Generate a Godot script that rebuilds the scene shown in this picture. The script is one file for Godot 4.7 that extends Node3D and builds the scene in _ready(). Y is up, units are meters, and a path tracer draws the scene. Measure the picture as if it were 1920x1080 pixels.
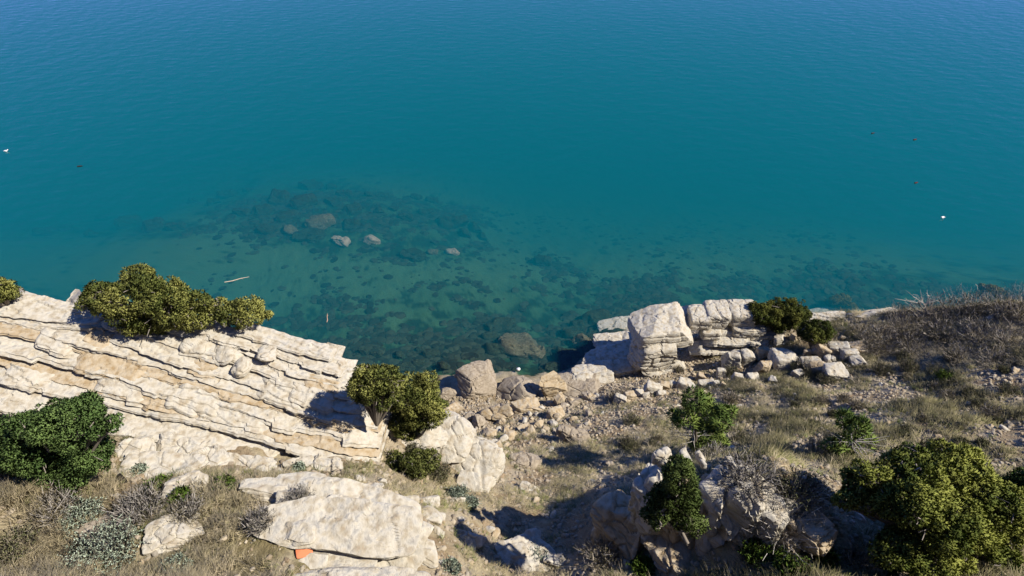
extends Node3D
# A sandstone coast seen from the cliff top: bedded outcrops, junipers and dry scrub above clear green water.

const EYE_H := 22.0            # camera above the sea, metres
const PITCH := 38.5            # camera looks this far down, degrees
const FOCAL := 1067.0          # in pixels of the 1920 x 1080 photograph

var cp := cos(deg_to_rad(PITCH))
var sp := sin(deg_to_rad(PITCH))
var rng := RandomNumberGenerator.new()
var n_fbm := FastNoiseLite.new()
var n_soft := FastNoiseLite.new()
var n_cell := FastNoiseLite.new()
var n_val := FastNoiseLite.new()
var M := {}
var used := {}

# ------------------------------------------------------------------ camera geometry
func ray(px: float, py: float) -> Vector3:
	var a := (px - 960.0) / FOCAL
	var b := (540.0 - py) / FOCAL
	return Vector3(a, b * cp - sp, -b * sp - cp)

func proj(p: Vector3) -> Vector2:
	var q := p - Vector3(0, EYE_H, 0)
	var d := -q.y * sp - q.z * cp
	var u := q.y * cp - q.z * sp
	if d < 0.1:
		return Vector2(-9999, -9999)
	return Vector2(960.0 + q.x / d * FOCAL, 540.0 - u / d * FOCAL)

func depth_of(p: Vector3) -> float:
	return -(p.y - EYE_H) * sp - p.z * cp

func pz(px: float, py: float, z: float) -> Vector3:     # the point of that pixel at horizontal distance z
	var r := ray(px, py)
	return Vector3(0, EYE_H, 0) + r * (z / -r.z)

func ph(px: float, py: float, h: float) -> Vector3:     # the point of that pixel at height h
	var r := ray(px, py)
	return Vector3(0, EYE_H, 0) + r * ((h - EYE_H) / r.y)

func pg(px: float, py: float, lift := 0.0) -> Vector3:  # the point of that pixel on the ground (or lift above it)
	var r := ray(px, py)
	var o := Vector3(0, EYE_H, 0)
	var t := 5.0
	var dt := 0.3
	while t < 140.0:
		var p := o + r * t
		if p.y - lift < hgt(p.x, p.z):
			var a := t - dt
			var b := t
			for k in 9:
				var m := (a + b) * 0.5
				var q := o + r * m
				if q.y - lift < hgt(q.x, q.z):
					b = m
				else:
					a = m
			return o + r * b
		t += dt
		if t > 50.0:
			dt = 1.0
	return o + r * t

# ------------------------------------------------------------------ terrain heights: a thin-plate spline through measured points
var ctrl: Array[Vector3] = []
var tps := PackedFloat64Array()
const GX0 := -40.0
const GZ0 := -110.0
const GS := 0.5
const GNX := 175
const GNZ := 241
var grid := PackedFloat32Array()

func cz(px: float, py: float, z: float) -> void:
	ctrl.append(pz(px, py, z))

func ch(px: float, py: float, h: float) -> void:
	ctrl.append(ph(px, py, h))

func cw(x: float, z: float, h: float) -> void:
	ctrl.append(Vector3(x, h, z))

func phi(d2: float) -> float:
	return 0.0 if d2 < 1e-9 else d2 * log(d2)

func solve_tps() -> void:
	var n := ctrl.size()
	var m := n + 3
	var a: Array[PackedFloat64Array] = []
	for i in m:
		var row := PackedFloat64Array()
		row.resize(m + 1)
		a.append(row)
	for i in n:
		for j in n:
			var dx := ctrl[i].x - ctrl[j].x
			var dz := ctrl[i].z - ctrl[j].z
			a[i][j] = phi(dx * dx + dz * dz)
		a[i][i] += 0.25
		a[i][n] = 1.0
		a[i][n + 1] = ctrl[i].x
		a[i][n + 2] = ctrl[i].z
		a[n][i] = 1.0
		a[n + 1][i] = ctrl[i].x
		a[n + 2][i] = ctrl[i].z
		a[i][m] = ctrl[i].y
	for c in m:
		var best := c
		for r in range(c + 1, m):
			if absf(a[r][c]) > absf(a[best][c]):
				best = r
		var tmp := a[c]
		a[c] = a[best]
		a[best] = tmp
		var pr := a[c]
		for r in range(c + 1, m):
			var rr := a[r]
			var f := rr[c] / pr[c]
			if f != 0.0:
				for k in range(c, m + 1):
					rr[k] -= f * pr[k]
				a[r] = rr
	tps.resize(m)
	for c in range(m - 1, -1, -1):
		var s := a[c][m]
		for k in range(c + 1, m):
			s -= a[c][k] * tps[k]
		tps[c] = s / a[c][c]

func make_heights() -> void:
	# foreground, lower edge of the picture
	for e in [[-200, 1080, 4.8], [0, 1080, 4.9], [300, 1080, 5.0], [640, 1080, 5.25], [960, 1080, 6.3], [1300, 1080, 5.6], [1600, 1080, 5.1], [1920, 1080, 5.0], [2150, 1080, 4.9],
			[0, 960, 6.0], [300, 960, 6.2], [560, 970, 6.15], [700, 970, 6.5], [800, 970, 7.0], [960, 960, 8.3], [1120, 960, 8.0], [1540, 970, 6.25], [1920, 960, 6.2],
			[0, 890, 7.3], [300, 900, 7.3], [560, 900, 7.5], [760, 900, 8.7], [950, 900, 10.3], [1150, 900, 10.1], [1300, 868, 9.6], [1430, 885, 6.75], [1500, 905, 6.5], [1470, 1000, 5.8], [1570, 890, 8.2], [1920, 890, 8.3], [2200, 890, 7.8],
			[690, 880, 8.5], [400, 862, 8.2], [200, 835, 8.4], [0, 810, 8.7], [-250, 800, 8.7],
			[860, 830, 11.0], [760, 830, 10.2], [920, 905, 9.8]]:
		cz(e[0], e[1], e[2])
	# under the leaning face of the bedded outcrop
	for e in [[-250, 720], [-250, 600], [0, 720], [0, 640], [0, 575], [200, 760], [200, 680], [200, 610], [400, 800], [400, 720], [400, 645], [560, 820], [560, 740], [540, 680], [650, 820], [640, 740], [150, 580]]:
		var p := face_plane(e[0], e[1])
		cw(p.x, p.z, p.y - 0.5)
	# gully and the slope to the right of it, by height above the sea
	for e in [[890, 720, 0.2], [840, 750, 0.4], [985, 765, 0.9], [930, 785, 1.2], [870, 800, 1.9], [1000, 810, 2.6], [950, 850, 4.4], [1100, 850, 4.6], [1100, 780, 2.6], [1200, 745, 2.3], [1200, 850, 5.0],
			[1400, 740, 3.7], [1400, 820, 6.0], [1600, 705, 4.1], [1600, 800, 6.9], [1750, 640, 4.9], [1900, 572, 6.2], [1900, 700, 6.9], [1900, 800, 8.3], [1750, 720, 5.6], [2150, 600, 7.4], [2150, 750, 8.6],
			[1720, 583, 4.6], [1560, 590, 2.9], [1400, 610, 2.2], [1220, 700, 1.0], [1300, 690, 1.3], [1430, 650, 2.3], [1060, 740, 0.6], [1100, 705, 0.3], [1160, 630, -0.2], [1500, 680, 3.3],
			[800, 690, -0.6], [700, 680, -0.9], [960, 660, -1.0], [600, 610, -1.8], [960, 560, -1.9], [1080, 640, -1.3], [960, 490, -3.0], [960, 435, -5.0], [1000, 400, -6.0], [950, 370, -7.0], [1100, 455, -4.8], [860, 325, -7.5], [400, 330, -7.0], [600, 500, -2.3], [300, 505, -2.5], [60, 490, -4.0], [60, 445, -5.2], [150, 530, -3.2], [600, 440, -2.3], [600, 372, -2.9], [480, 390, -3.0], [750, 385, -3.0],
			[860, 405, -3.8], [1300, 500, -2.8], [1250, 560, -1.9], [1850, 530, -2.2], [1600, 530, -2.2], [1300, 440, -5.2], [1700, 470, -4.2], [280, 425, -3.9], [60, 405, -6.0], [600, 320, -6.5], [200, 340, -8.0],
			[1000, 340, -8.5], [1700, 340, -8.5], [960, 200, -17.0], [200, 200, -17.0], [1700, 200, -17.0]]:
		ch(e[0], e[1], e[2])
	# what the ridges hide: the far sides falling to the sea
	for e in [[-20, -15.6, 5.0], [-14, -15.4, 5.0], [-9, -14.9, 4.6], [-5.8, -13.9, 5.0], [-3.9, -12.9, 5.4], [-20, -19, 0.2], [-14, -18.8, 0.0], [-8, -18.0, -0.1], [-4.6, -16.8, 0.6], [-14, -23, -1.5], [-7, -22, -1.0],
			[22.5, -22.5, 1.0], [18, -23.2, 0.4], [14, -23.8, 0.1], [10.5, -24.0, -0.2], [7, -24.2, -0.6], [23, -25.5, -1.2], [15, -26.2, -1.6], [32, -24, 1.0],
			[-32, -10, 11.0], [-32, -14, 9.0], [-32, -20, 0.0], [-32, -30, -3.5], [-38, -50, -8.0], [34, -12, 10.0], [38, -22, 5.0], [38, -30, -1.5], [42, -50, -8.0],
			[0, 0.0, 20.3], [-6, -0.5, 19.4], [7, -0.5, 19.4], [0, -2.6, 15.6], [-8, -2.6, 15.4], [8, -2.6, 15.6], [-20, 0, 19.0], [22, 0, 19.0], [0, 6, 20.8], [-30, 8, 20.5], [34, 8, 20.5], [-38, -72, -12.0], [0, -72, -11.5], [42, -72, -12.0], [-38, -106, -18.0], [42, -106, -18.0]]:
		cw(e[0], e[1], e[2])
	solve_tps()
	grid.resize(GNX * GNZ)
	var n := ctrl.size()
	var xs := PackedFloat64Array()
	var zs := PackedFloat64Array()
	for c in ctrl:
		xs.append(c.x)
		zs.append(c.z)
	for j in GNZ:
		var z := GZ0 + j * GS
		for i in GNX:
			var x := GX0 + i * GS
			var h := tps[n] + tps[n + 1] * x + tps[n + 2] * z
			for k in n:
				var dx := x - xs[k]
				var dz := z - zs[k]
				var d2 := dx * dx + dz * dz
				if d2 > 1e-9:
					h += tps[k] * d2 * log(d2)
			grid[j * GNX + i] = clampf(h, -26.0, 21.0)

func base_h(x: float, z: float) -> float:
	var u := clampf((x - GX0) / GS, 0.0, GNX - 1.001)
	var v := clampf((z - GZ0) / GS, 0.0, GNZ - 1.001)
	var i := int(u)
	var j := int(v)
	u -= i
	v -= j
	var k := j * GNX + i
	return lerpf(lerpf(grid[k], grid[k + 1], u), lerpf(grid[k + GNX], grid[k + GNX + 1], u), v)

func hgt(x: float, z: float) -> float:
	var h := base_h(x, z)
	var a := smoothstep(-0.5, 2.5, h)
	return h + n_fbm.get_noise_2d(x * 2.0, z * 2.0) * lerpf(0.16, 0.26, a) + n_fbm.get_noise_2d(x * 9.0 + 70.0, z * 9.0) * 0.07

# ------------------------------------------------------------------ bookkeeping
func numbered(called: String) -> String:
	var k: int = used.get(called, 0)
	used[called] = k + 1
	return called if k == 0 else "%s_%03d" % [called, k]

func tag(o: Node, label: String, category: String, group := "") -> void:
	o.set_meta("label", label)
	o.set_meta("category", category)
	o.set_meta("kind", "thing")
	if group:
		o.set_meta("group", group)

func thing(called: String, at: Vector3, label: String, category: String, group := "") -> Node3D:
	var o := Node3D.new()
	o.name = numbered(called)
	add_child(o, true)
	o.position = at
	tag(o, label, category, group)
	return o

func part(called: String, mesh: Mesh, mat: Material, parent: Node3D, at := Vector3.ZERO, turn := Vector3.ZERO) -> MeshInstance3D:
	var o := MeshInstance3D.new()
	o.name = called
	o.mesh = mesh
	o.material_override = mat
	o.position = at
	o.rotation = turn
	parent.add_child(o, true)
	return o

func solo(called: String, mesh: Mesh, mat: Material, at: Vector3, turn: Vector3, label: String, category: String, group := "") -> MeshInstance3D:
	var o := MeshInstance3D.new()
	o.name = numbered(called)
	o.mesh = mesh
	o.material_override = mat
	o.position = at
	o.rotation = turn
	add_child(o, true)
	tag(o, label, category, group)
	return o

func setting(o: Node, called: String, kind := "structure") -> void:
	o.name = numbered(called)
	o.set_meta("kind", kind)
	add_child(o, true)

# ------------------------------------------------------------------ mesh helpers
func tri_mesh(v: PackedVector3Array, idx: PackedInt32Array, col := PackedColorArray()) -> ArrayMesh:
	var st := SurfaceTool.new()
	var a := []
	a.resize(Mesh.ARRAY_MAX)
	a[Mesh.ARRAY_VERTEX] = v
	a[Mesh.ARRAY_INDEX] = idx
	if col.size():
		a[Mesh.ARRAY_COLOR] = col
	st.create_from_arrays(a)
	st.generate_normals()
	return st.commit()

# Smooth where the surface bends gently, sharp where it breaks.
func crisp_mesh(v: PackedVector3Array, idx: PackedInt32Array, keep := 0.84) -> ArrayMesh:
	var own := PackedInt32Array()
	own.resize(v.size())
	var seen := {}
	for i in v.size():
		var key := Vector3i((v[i] * 4000.0).round())
		var k: int = seen.get(key, -1)
		if k < 0:
			k = i
			seen[key] = i
		own[i] = k
	var acc := PackedVector3Array()
	acc.resize(v.size())
	var fn := PackedVector3Array()
	fn.resize(idx.size() / 3)
	for t in fn.size():
		var a := idx[t * 3]
		var b := idx[t * 3 + 1]
		var c := idx[t * 3 + 2]
		var n := (v[a] - v[c]).cross(v[a] - v[b])
		fn[t] = n.normalized()
		acc[own[a]] += n
		acc[own[b]] += n
		acc[own[c]] += n
	for i in acc.size():
		acc[i] = acc[i].normalized()
	var ov := PackedVector3Array()
	var on := PackedVector3Array()
	ov.resize(idx.size())
	on.resize(idx.size())
	for i in idx.size():
		var a := idx[i]
		var n := acc[own[a]]
		var f := fn[i / 3]
		ov[i] = v[a]
		on[i] = n if n.dot(f) > keep else f
	var arr := []
	arr.resize(Mesh.ARRAY_MAX)
	arr[Mesh.ARRAY_VERTEX] = ov
	arr[Mesh.ARRAY_NORMAL] = on
	var m := ArrayMesh.new()
	m.add_surface_from_arrays(Mesh.PRIMITIVE_TRIANGLES, arr)
	return m

func flat_mesh(v: PackedVector3Array, nrm: PackedVector3Array, col: PackedColorArray, idx := PackedInt32Array()) -> ArrayMesh:
	var a := []
	a.resize(Mesh.ARRAY_MAX)
	a[Mesh.ARRAY_VERTEX] = v
	a[Mesh.ARRAY_NORMAL] = nrm
	a[Mesh.ARRAY_COLOR] = col
	if idx.size():
		a[Mesh.ARRAY_INDEX] = idx
	var m := ArrayMesh.new()
	m.add_surface_from_arrays(Mesh.PRIMITIVE_TRIANGLES, a)
	return m

# A stone: a rounded box, chiselled by planes, grooved along its beds, cracked and roughened.
func rock_mesh(size: Vector3, n: int, box: float, sd: int, o := {}) -> ArrayMesh:
	var rough: float = o.get("rough", 0.03)
	var crack: float = o.get("crack", 0.04)
	var cell: float = o.get("cell", 1.0)
	var strata: float = o.get("strata", 0.0)
	var bed: float = o.get("bed", 0.22)
	var cuts: int = o.get("cuts", 5)
	var taper: float = o.get("taper", 0.0)
	var r := RandomNumberGenerator.new()
	r.seed = sd * 7919 + 13
	var planes := []
	for k in cuts:
		var nn := Vector3(r.randfn(), r.randfn() * 0.8, r.randfn()).normalized()
		planes.append([nn, r.randf_range(0.6, 0.92)])
	var off := Vector3(r.randf(), r.randf(), r.randf()) * 200.0
	var big := (size.x + size.y + size.z) / 3.0
	var axes := [[Vector3.RIGHT, Vector3.UP, Vector3.BACK], [Vector3.LEFT, Vector3.UP, Vector3.FORWARD], [Vector3.UP, Vector3.BACK, Vector3.RIGHT], [Vector3.DOWN, Vector3.FORWARD, Vector3.RIGHT], [Vector3.BACK, Vector3.UP, Vector3.LEFT], [Vector3.FORWARD, Vector3.UP, Vector3.RIGHT]]
	var v := PackedVector3Array()
	var idx := PackedInt32Array()
	for f in axes:
		var w: Vector3 = f[0]
		var u: Vector3 = f[1]
		var t: Vector3 = w.cross(u)
		var first := v.size()
		for j in n + 1:
			var tv := tan((float(j) / n * 2.0 - 1.0) * PI / 4.0)
			for i in n + 1:
				var tu := tan((float(i) / n * 2.0 - 1.0) * PI / 4.0)
				var d := (w + u * tv + t * tu).normalized()
				d = Vector3(snappedf(d.x, 1e-5), snappedf(d.y, 1e-5), snappedf(d.z, 1e-5))
				var q := d / pow(pow(absf(d.x), box) + pow(absf(d.y), box) + pow(absf(d.z), box), 1.0 / box)
				for p in planes:
					var e: float = q.dot(p[0]) - p[1]
					if e > 0.0:
						q -= p[0] * e
				q.x *= 1.0 - taper * (q.y * 0.5 + 0.5)
				q.z *= 1.0 - taper * (q.y * 0.5 + 0.5)
				var pos := q * size * 0.5
				var s := pos + off
				var out := d
				var dd := n_fbm.get_noise_3dv(s * (2.2 / big)) * rough * big * 2.0
				dd += n_fbm.get_noise_3dv(s * 7.0) * 0.05 * minf(big, 1.0)
				if crack > 0.0:      # joints
					var c := n_cell.get_noise_3dv(s * Vector3(1.0, 1.5, 1.0) / cell + Vector3.ONE * dd)
					dd -= crack * 0.8 * (1.0 - smoothstep(-0.99, -0.90, c))
				dd += n_val.get_noise_3dv(s * (16.0 / maxf(big, 0.3))) * 0.03 * big * o.get("chip", 1.0)
				pos += out * dd
				if strata > 0.0:
					var yy := (pos.y + n_soft.get_noise_3dv(s * 0.8) * 0.16) / bed
					var k := floorf(yy)
					var fr := yy - k
					var amount := (n_val.get_noise_2d(k * 37.7, off.x) * 0.5 + 0.1) - (1.0 - smoothstep(0.0, 0.22, minf(fr, 1.0 - fr))) * 0.8
					var flat := Vector3(d.x, 0, d.z)
					pos += flat * amount * strata
				v.append(pos)
		for j in n:
			for i in n:
				var a := first + j * (n + 1) + i
				idx.append_array([a, a + 1, a + n + 2, a, a + n + 2, a + n + 1])
	return crisp_mesh(v, idx, o.get("keep", 0.88))

# A bed of rock cropping out of a slope: it runs from a to b, its square nose overhangs the bed below, its top leans back into the hill.
func layer_mesh(a: Vector3, b: Vector3, back: Vector3, up: Vector3, deep: float, thick: float, rise: float, sd: int, pinch := 0.12) -> ArrayMesh:
	var n := int((b - a).length() / 0.05)
	var sec: Array[Vector3] = []     # (back, up, part of the loop: 0 underside, 1 nose, 2 top)
	for k in 4:
		sec.append(Vector3(lerpf(deep, 0.42, k / 3.0), lerpf(0.25, 0.2, k / 3.0), 0))
	for k in 5:
		sec.append(Vector3(lerpf(0.34, 0.02, k / 4.0), lerpf(0.16, 0.0, k / 4.0), 0))
	for k in 6:
		sec.append(Vector3(0.012 * absf(k - 2.5), 0.06 + 0.9 * k / 5.0, 1))
	for k in 24:
		var w := pow((k + 0.5) / 23.5, 1.15)
		sec.append(Vector3(lerpf(0.03, deep, w), 1.0 + w, 2))
	var m := sec.size()
	var v := PackedVector3Array()
	var off := float(sd) * 31.7
	for i in n + 1:
		var s := float(i) / n
		var d := (b - a).length() * s
		var tp := smoothstep(0.0, pinch, s) * smoothstep(0.0, pinch, 1.0 - s)
		var t := thick * lerpf(0.25, 1.0, tp) * (1.0 + 0.35 * n_soft.get_noise_2d(d * 0.9, off))
		# broken edge: sharp steps where joints have let pieces fall
		var push := n_soft.get_noise_2d(d * 0.6 + 50.0, off) * 0.10 + n_val.get_noise_2d(d * 7.0, off + 9.0) * 0.08 + n_val.get_noise_2d(d * 22.0, off + 59.0) * 0.025 + n_fbm.get_noise_2d(d * 14.0, off) * 0.035
		push += (1.0 - tp) * 0.35
		var c := a.lerp(b, s) + up * (n_soft.get_noise_2d(d * 0.5 + 90.0, off) * 0.05 - (1.0 - tp) * 0.3) + back * push
		var j1 := n_val.get_noise_2d(d * 12.0, off + 81.0)
		for q in sec:
			var uu := q.y * t if q.z < 2 else t + (q.y - 1.0) * rise
			var p := c + back * q.x + up * uu
			var e := n_fbm.get_noise_3dv(p * 7.0 + Vector3(off, 0, 0)) * 0.035
			if q.z == 1:      # thin laminae on the nose
				var la := n_val.get_noise_2d((uu + n_soft.get_noise_2d(d * 0.7, off) * 0.03) * 190.0, off + 5.0)
				p += back * (la * 0.045 + e)
			elif q.z == 2:    # the top splits into flags that step down to the edge
				var w := q.x * 4.2 + n_soft.get_noise_2d(d * 0.55, off + 33.0) * 1.5 + j1 * 0.6
				var st := (floorf(w) - w + 0.5) * 0.04 + n_val.get_noise_2d(floorf(w) * 40.0, off) * 0.02
				p += up * ((e + st + j1 * 0.02) * smoothstep(0.0, 0.1, q.x))
			else:
				p -= up * e
			v.append(p)
	var idx := PackedInt32Array()
	for i in n:
		for k in m:
			var k2 := (k + 1) % m
			var p0 := i * m + k
			var p1 := i * m + k2
			idx.append_array([p0, p0 + m, p1 + m, p0, p1 + m, p1])
	for k in range(1, m - 1):
		idx.append_array([0, k, k + 1])
		idx.append_array([n * m, n * m + k + 1, n * m + k])
	return crisp_mesh(v, idx, 0.9)

func tube(v: PackedVector3Array, nr: PackedVector3Array, co: PackedColorArray, pts: Array, radii: Array, c: Color, sides := 5) -> void:
	for k in pts.size() - 1:
		var p: Vector3 = pts[k]
		var q: Vector3 = pts[k + 1]
		var d := (q - p).normalized()
		var x := d.cross(Vector3(0.31, 0.2, 0.93)).normalized()
		var y := d.cross(x)
		for s in sides:
			var a0 := TAU * s / sides
			var a1 := TAU * (s + 1) / sides
			var e0 := x * cos(a0) + y * sin(a0)
			var e1 := x * cos(a1) + y * sin(a1)
			var r0: float = radii[k]
			var r1: float = radii[k + 1]
			for w in [[p + e0 * r0, e0], [q + e0 * r1, e0], [q + e1 * r1, e1], [p + e0 * r0, e0], [q + e1 * r1, e1], [p + e1 * r0, e1]]:
				v.append(w[0])
				nr.append(w[1])
				co.append(c)

# Foliage: clumps on the surface of the lobes, each clump a ball of small pointed leaves.
func foliage_mesh(lobes: Array, per_m2: float, clump_r: float, leaves: int, leaf: float, sd: int, c0: Color, c1: Color, droop := 0.0, slim := 0.34) -> ArrayMesh:
	var r := RandomNumberGenerator.new()
	r.seed = sd
	var v := PackedVector3Array()
	var nr := PackedVector3Array()
	var co := PackedColorArray()
	for l in lobes:
		var c: Vector3 = l[0]
		var e: Vector3 = l[1]
		var area := 4.0 * PI * pow((pow(e.x * e.y, 1.6) + pow(e.x * e.z, 1.6) + pow(e.y * e.z, 1.6)) / 3.0, 1.0 / 1.6)
		for k in int(area * per_m2):
			var d := Vector3(r.randfn(), r.randfn(), r.randfn()).normalized()
			if d.y < -0.55:
				continue
			var bump := 0.84 + 0.38 * n_soft.get_noise_3dv((c + d * e) * 2.4 + Vector3.ONE * sd) + r.randf_range(-0.08, 0.06)
			if r.randf() < 0.22:
				bump *= r.randf_range(0.6, 0.85)
			elif r.randf() < 0.1:
				bump *= r.randf_range(1.05, 1.22)
			var p := c + d * e * bump
			var inside := false
			for l2 in lobes:
				if l2 != l and ((p - l2[0]) / l2[1]).length() < 0.72:
					inside = true
					break
			if inside:
				continue
			var axis := (d * Vector3(1.0 / e.x, 1.0 / e.y, 1.0 / e.z)).normalized()
			axis = (axis + Vector3(0, 0.45 - droop, 0)).normalized()
			var tone := clampf(0.5 + n_soft.get_noise_3dv(p * 1.7 + Vector3(9, 9, 9)) * 0.7 + r.randf_range(-0.28, 0.28), 0.0, 1.0)
			var cr := clump_r * r.randf_range(0.7, 1.25)
			for m in leaves:
				var q := (Vector3(r.randfn(), r.randfn(), r.randfn()).normalized() + axis * 0.55).normalized()
				var at := p + q * cr * r.randf_range(0.55, 1.0)
				var dirn := (q + Vector3(r.randfn(), r.randfn(), r.randfn()) * 0.35).normalized()
				var side := dirn.cross(Vector3(r.randfn(), r.randfn(), r.randfn())).normalized()
				var ln := leaf * r.randf_range(0.7, 1.4)
				var wd := ln * slim
				var nn := (side.cross(dirn) * 0.35 + q + axis * 0.6).normalized()
				var cc := c0.lerp(c1, clampf(tone + r.randf_range(-0.15, 0.15), 0.0, 1.0))
				v.append(at - side * wd)
				v.append(at + dirn * ln)
				v.append(at + side * wd)
				for z in 3:
					nr.append(nn)
					co.append(cc)
	return flat_mesh(v, nr, co)

# Thin twigs rising from one foot, forking once, with a few small leaves.
func twig_mesh(rad: float, high: float, count: int, sd: int, bark0: Color, bark1: Color, leaf_n: int, leaf: float, l0: Color, l1: Color, wid := 0.006) -> Array:
	var r := RandomNumberGenerator.new()
	r.seed = sd
	var v := PackedVector3Array()
	var nr := PackedVector3Array()
	var co := PackedColorArray()
	var lv := PackedVector3Array()
	var ln_ := PackedVector3Array()
	var lco := PackedColorArray()
	for k in count:
		var az := r.randf() * TAU
		var lean := sqrt(r.randf())
		var top := Vector3(cos(az) * lean * rad, high * sqrt(maxf(0.05, 1.0 - lean * lean * 0.75)) * r.randf_range(0.65, 1.05), sin(az) * lean * rad)
		var foot := Vector3(cos(az), 0, sin(az)) * lean * rad * 0.45 + Vector3(0, -0.05, 0)
		var bend := Vector3(r.randfn(), r.randfn(), r.randfn()) * rad * 0.08
		var pts := [foot, foot.lerp(top, 0.4) + bend, foot.lerp(top, 0.75) + bend * 0.7, top]
		var cc := bark0.lerp(bark1, r.randf())
		var forks := [pts]
		for q in 2:
			var st: Vector3 = foot.lerp(top, r.randf_range(0.35, 0.75)) + bend * 0.8
			var en := st + ((top - foot).normalized() * 0.7 + Vector3(r.randfn(), r.randfn(), r.randfn()) * 0.55) * high * r.randf_range(0.2, 0.4)
			forks.append([st, st.lerp(en, 0.5) + bend * 0.2, en])
		for f in forks:
			for s in f.size() - 1:
				var p: Vector3 = f[s]
				var q: Vector3 = f[s + 1]
				var side := (q - p).cross(Vector3(r.randfn(), r.randfn(), r.randfn())).normalized()
				var w0: float = wid * (1.0 - 0.25 * s)
				var w1: float = wid * (0.75 - 0.25 * s) * 0.9
				var nn := side.cross((q - p).normalized())
				if nn.y < 0:
					nn = -nn
				for x in [p - side * w0, q - side * w1, q + side * w1, p - side * w0, q + side * w1, p + side * w0]:
					v.append(x)
					nr.append(nn)
					co.append(cc)
			for s in leaf_n:
				var w: float = r.randf_range(0.25, 1.0) * (f.size() - 1)
				var i := mini(int(w), f.size() - 2)
				var at: Vector3 = f[i].lerp(f[i + 1], w - i)
				var dirn := (Vector3(r.randfn(), r.randfn() + 0.8, r.randfn())).normalized()
				var side := dirn.cross(Vector3(r.randfn(), r.randfn(), r.randfn())).normalized()
				var ln := leaf * r.randf_range(0.6, 1.3)
				var lc := l0.lerp(l1, r.randf())
				var nn := side.cross(dirn)
				if nn.y < 0:
					nn = -nn
				for x in [at - side * ln * 0.22, at + dirn * ln, at + side * ln * 0.22]:
					lv.append(x)
					ln_.append(nn)
					lco.append(lc)
	return [flat_mesh(v, nr, co), flat_mesh(lv, ln_, lco)]

func grass_mesh(blades: int, rad: float, high: float, spread: float, wid: float, sd: int) -> ArrayMesh:
	var r := RandomNumberGenerator.new()
	r.seed = sd
	var v := PackedVector3Array()
	var nr := PackedVector3Array()
	var co := PackedColorArray()
	for k in blades:
		var az := r.randf() * TAU
		var d := Vector3(cos(az), 0, sin(az))
		var p := d * rad * sqrt(r.randf()) + Vector3(0, -0.03, 0)
		var h := high * r.randf_range(0.5, 1.1)
		var o := d * h * spread * r.randf_range(0.2, 1.2) + Vector3(r.randfn(), 0, r.randfn()) * h * 0.15
		var mid := p + o * 0.4 + Vector3(0, h * 0.65, 0)
		var tip := p + o * 1.1 + Vector3(0, h * r.randf_range(0.75, 1.0), 0)
		var side := Vector3(-d.z, 0, d.x).rotated(Vector3.UP, r.randf_range(-1, 1)) * wid
		var nn := (Vector3.UP + d * 0.6).normalized()
		var g := r.randf_range(0.65, 1.15)
		for x in [p - side, mid - side * 0.7, mid + side * 0.7, p - side, mid + side * 0.7, p + side, mid - side * 0.7, tip, mid + side * 0.7]:
			v.append(x)
			nr.append(nn)
			co.append(Color(g, g, g * 0.95))
	return flat_mesh(v, nr, co)

# ------------------------------------------------------------------ materials
func noise_tex(freq: float, sd: int, ramp: Array, size := 512, type := FastNoiseLite.TYPE_SIMPLEX_SMOOTH, oct := 5) -> NoiseTexture2D:
	var t := NoiseTexture2D.new()
	var n := FastNoiseLite.new()
	n.seed = sd
	n.noise_type = type
	n.frequency = freq
	n.fractal_octaves = oct
	t.noise = n
	t.seamless = true
	t.width = size
	t.height = size
	if ramp.size():
		var g := Gradient.new()
		g.offsets = PackedFloat32Array(ramp.map(func(e): return e[0]))
		g.colors = PackedColorArray(ramp.map(func(e): return (e[1] as Color).linear_to_srgb()))
		t.color_ramp = g
	return t

func rock_mat(ramp: Array, sd: int, metres: float, bump: float) -> StandardMaterial3D:
	var m := StandardMaterial3D.new()
	m.albedo_texture = noise_tex(0.024, sd, ramp, 512)
	m.uv1_triplanar = true
	m.uv1_world_triplanar = true
	m.uv1_scale = Vector3(1.0, 2.6, 1.0) / metres
	m.heightmap_enabled = true
	var ht := noise_tex(0.014, sd + 5, [], 1024, FastNoiseLite.TYPE_SIMPLEX_SMOOTH, 6)
	(ht.noise as FastNoiseLite).fractal_type = FastNoiseLite.FRACTAL_RIDGED
	(ht.noise as FastNoiseLite).domain_warp_enabled = true
	(ht.noise as FastNoiseLite).domain_warp_amplitude = 25.0
	m.heightmap_texture = ht
	m.heightmap_flip_texture = true
	m.heightmap_scale = bump
	m.roughness = 0.95
	m.metallic_specular = 0.2
	return m

func leaf_mat(back: Color) -> StandardMaterial3D:
	var m := StandardMaterial3D.new()
	m.vertex_color_use_as_albedo = true
	m.roughness = 0.75
	m.metallic_specular = 0.25
	m.backlight_enabled = true
	m.backlight = back
	m.cull_mode = BaseMaterial3D.CULL_DISABLED
	return m

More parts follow.
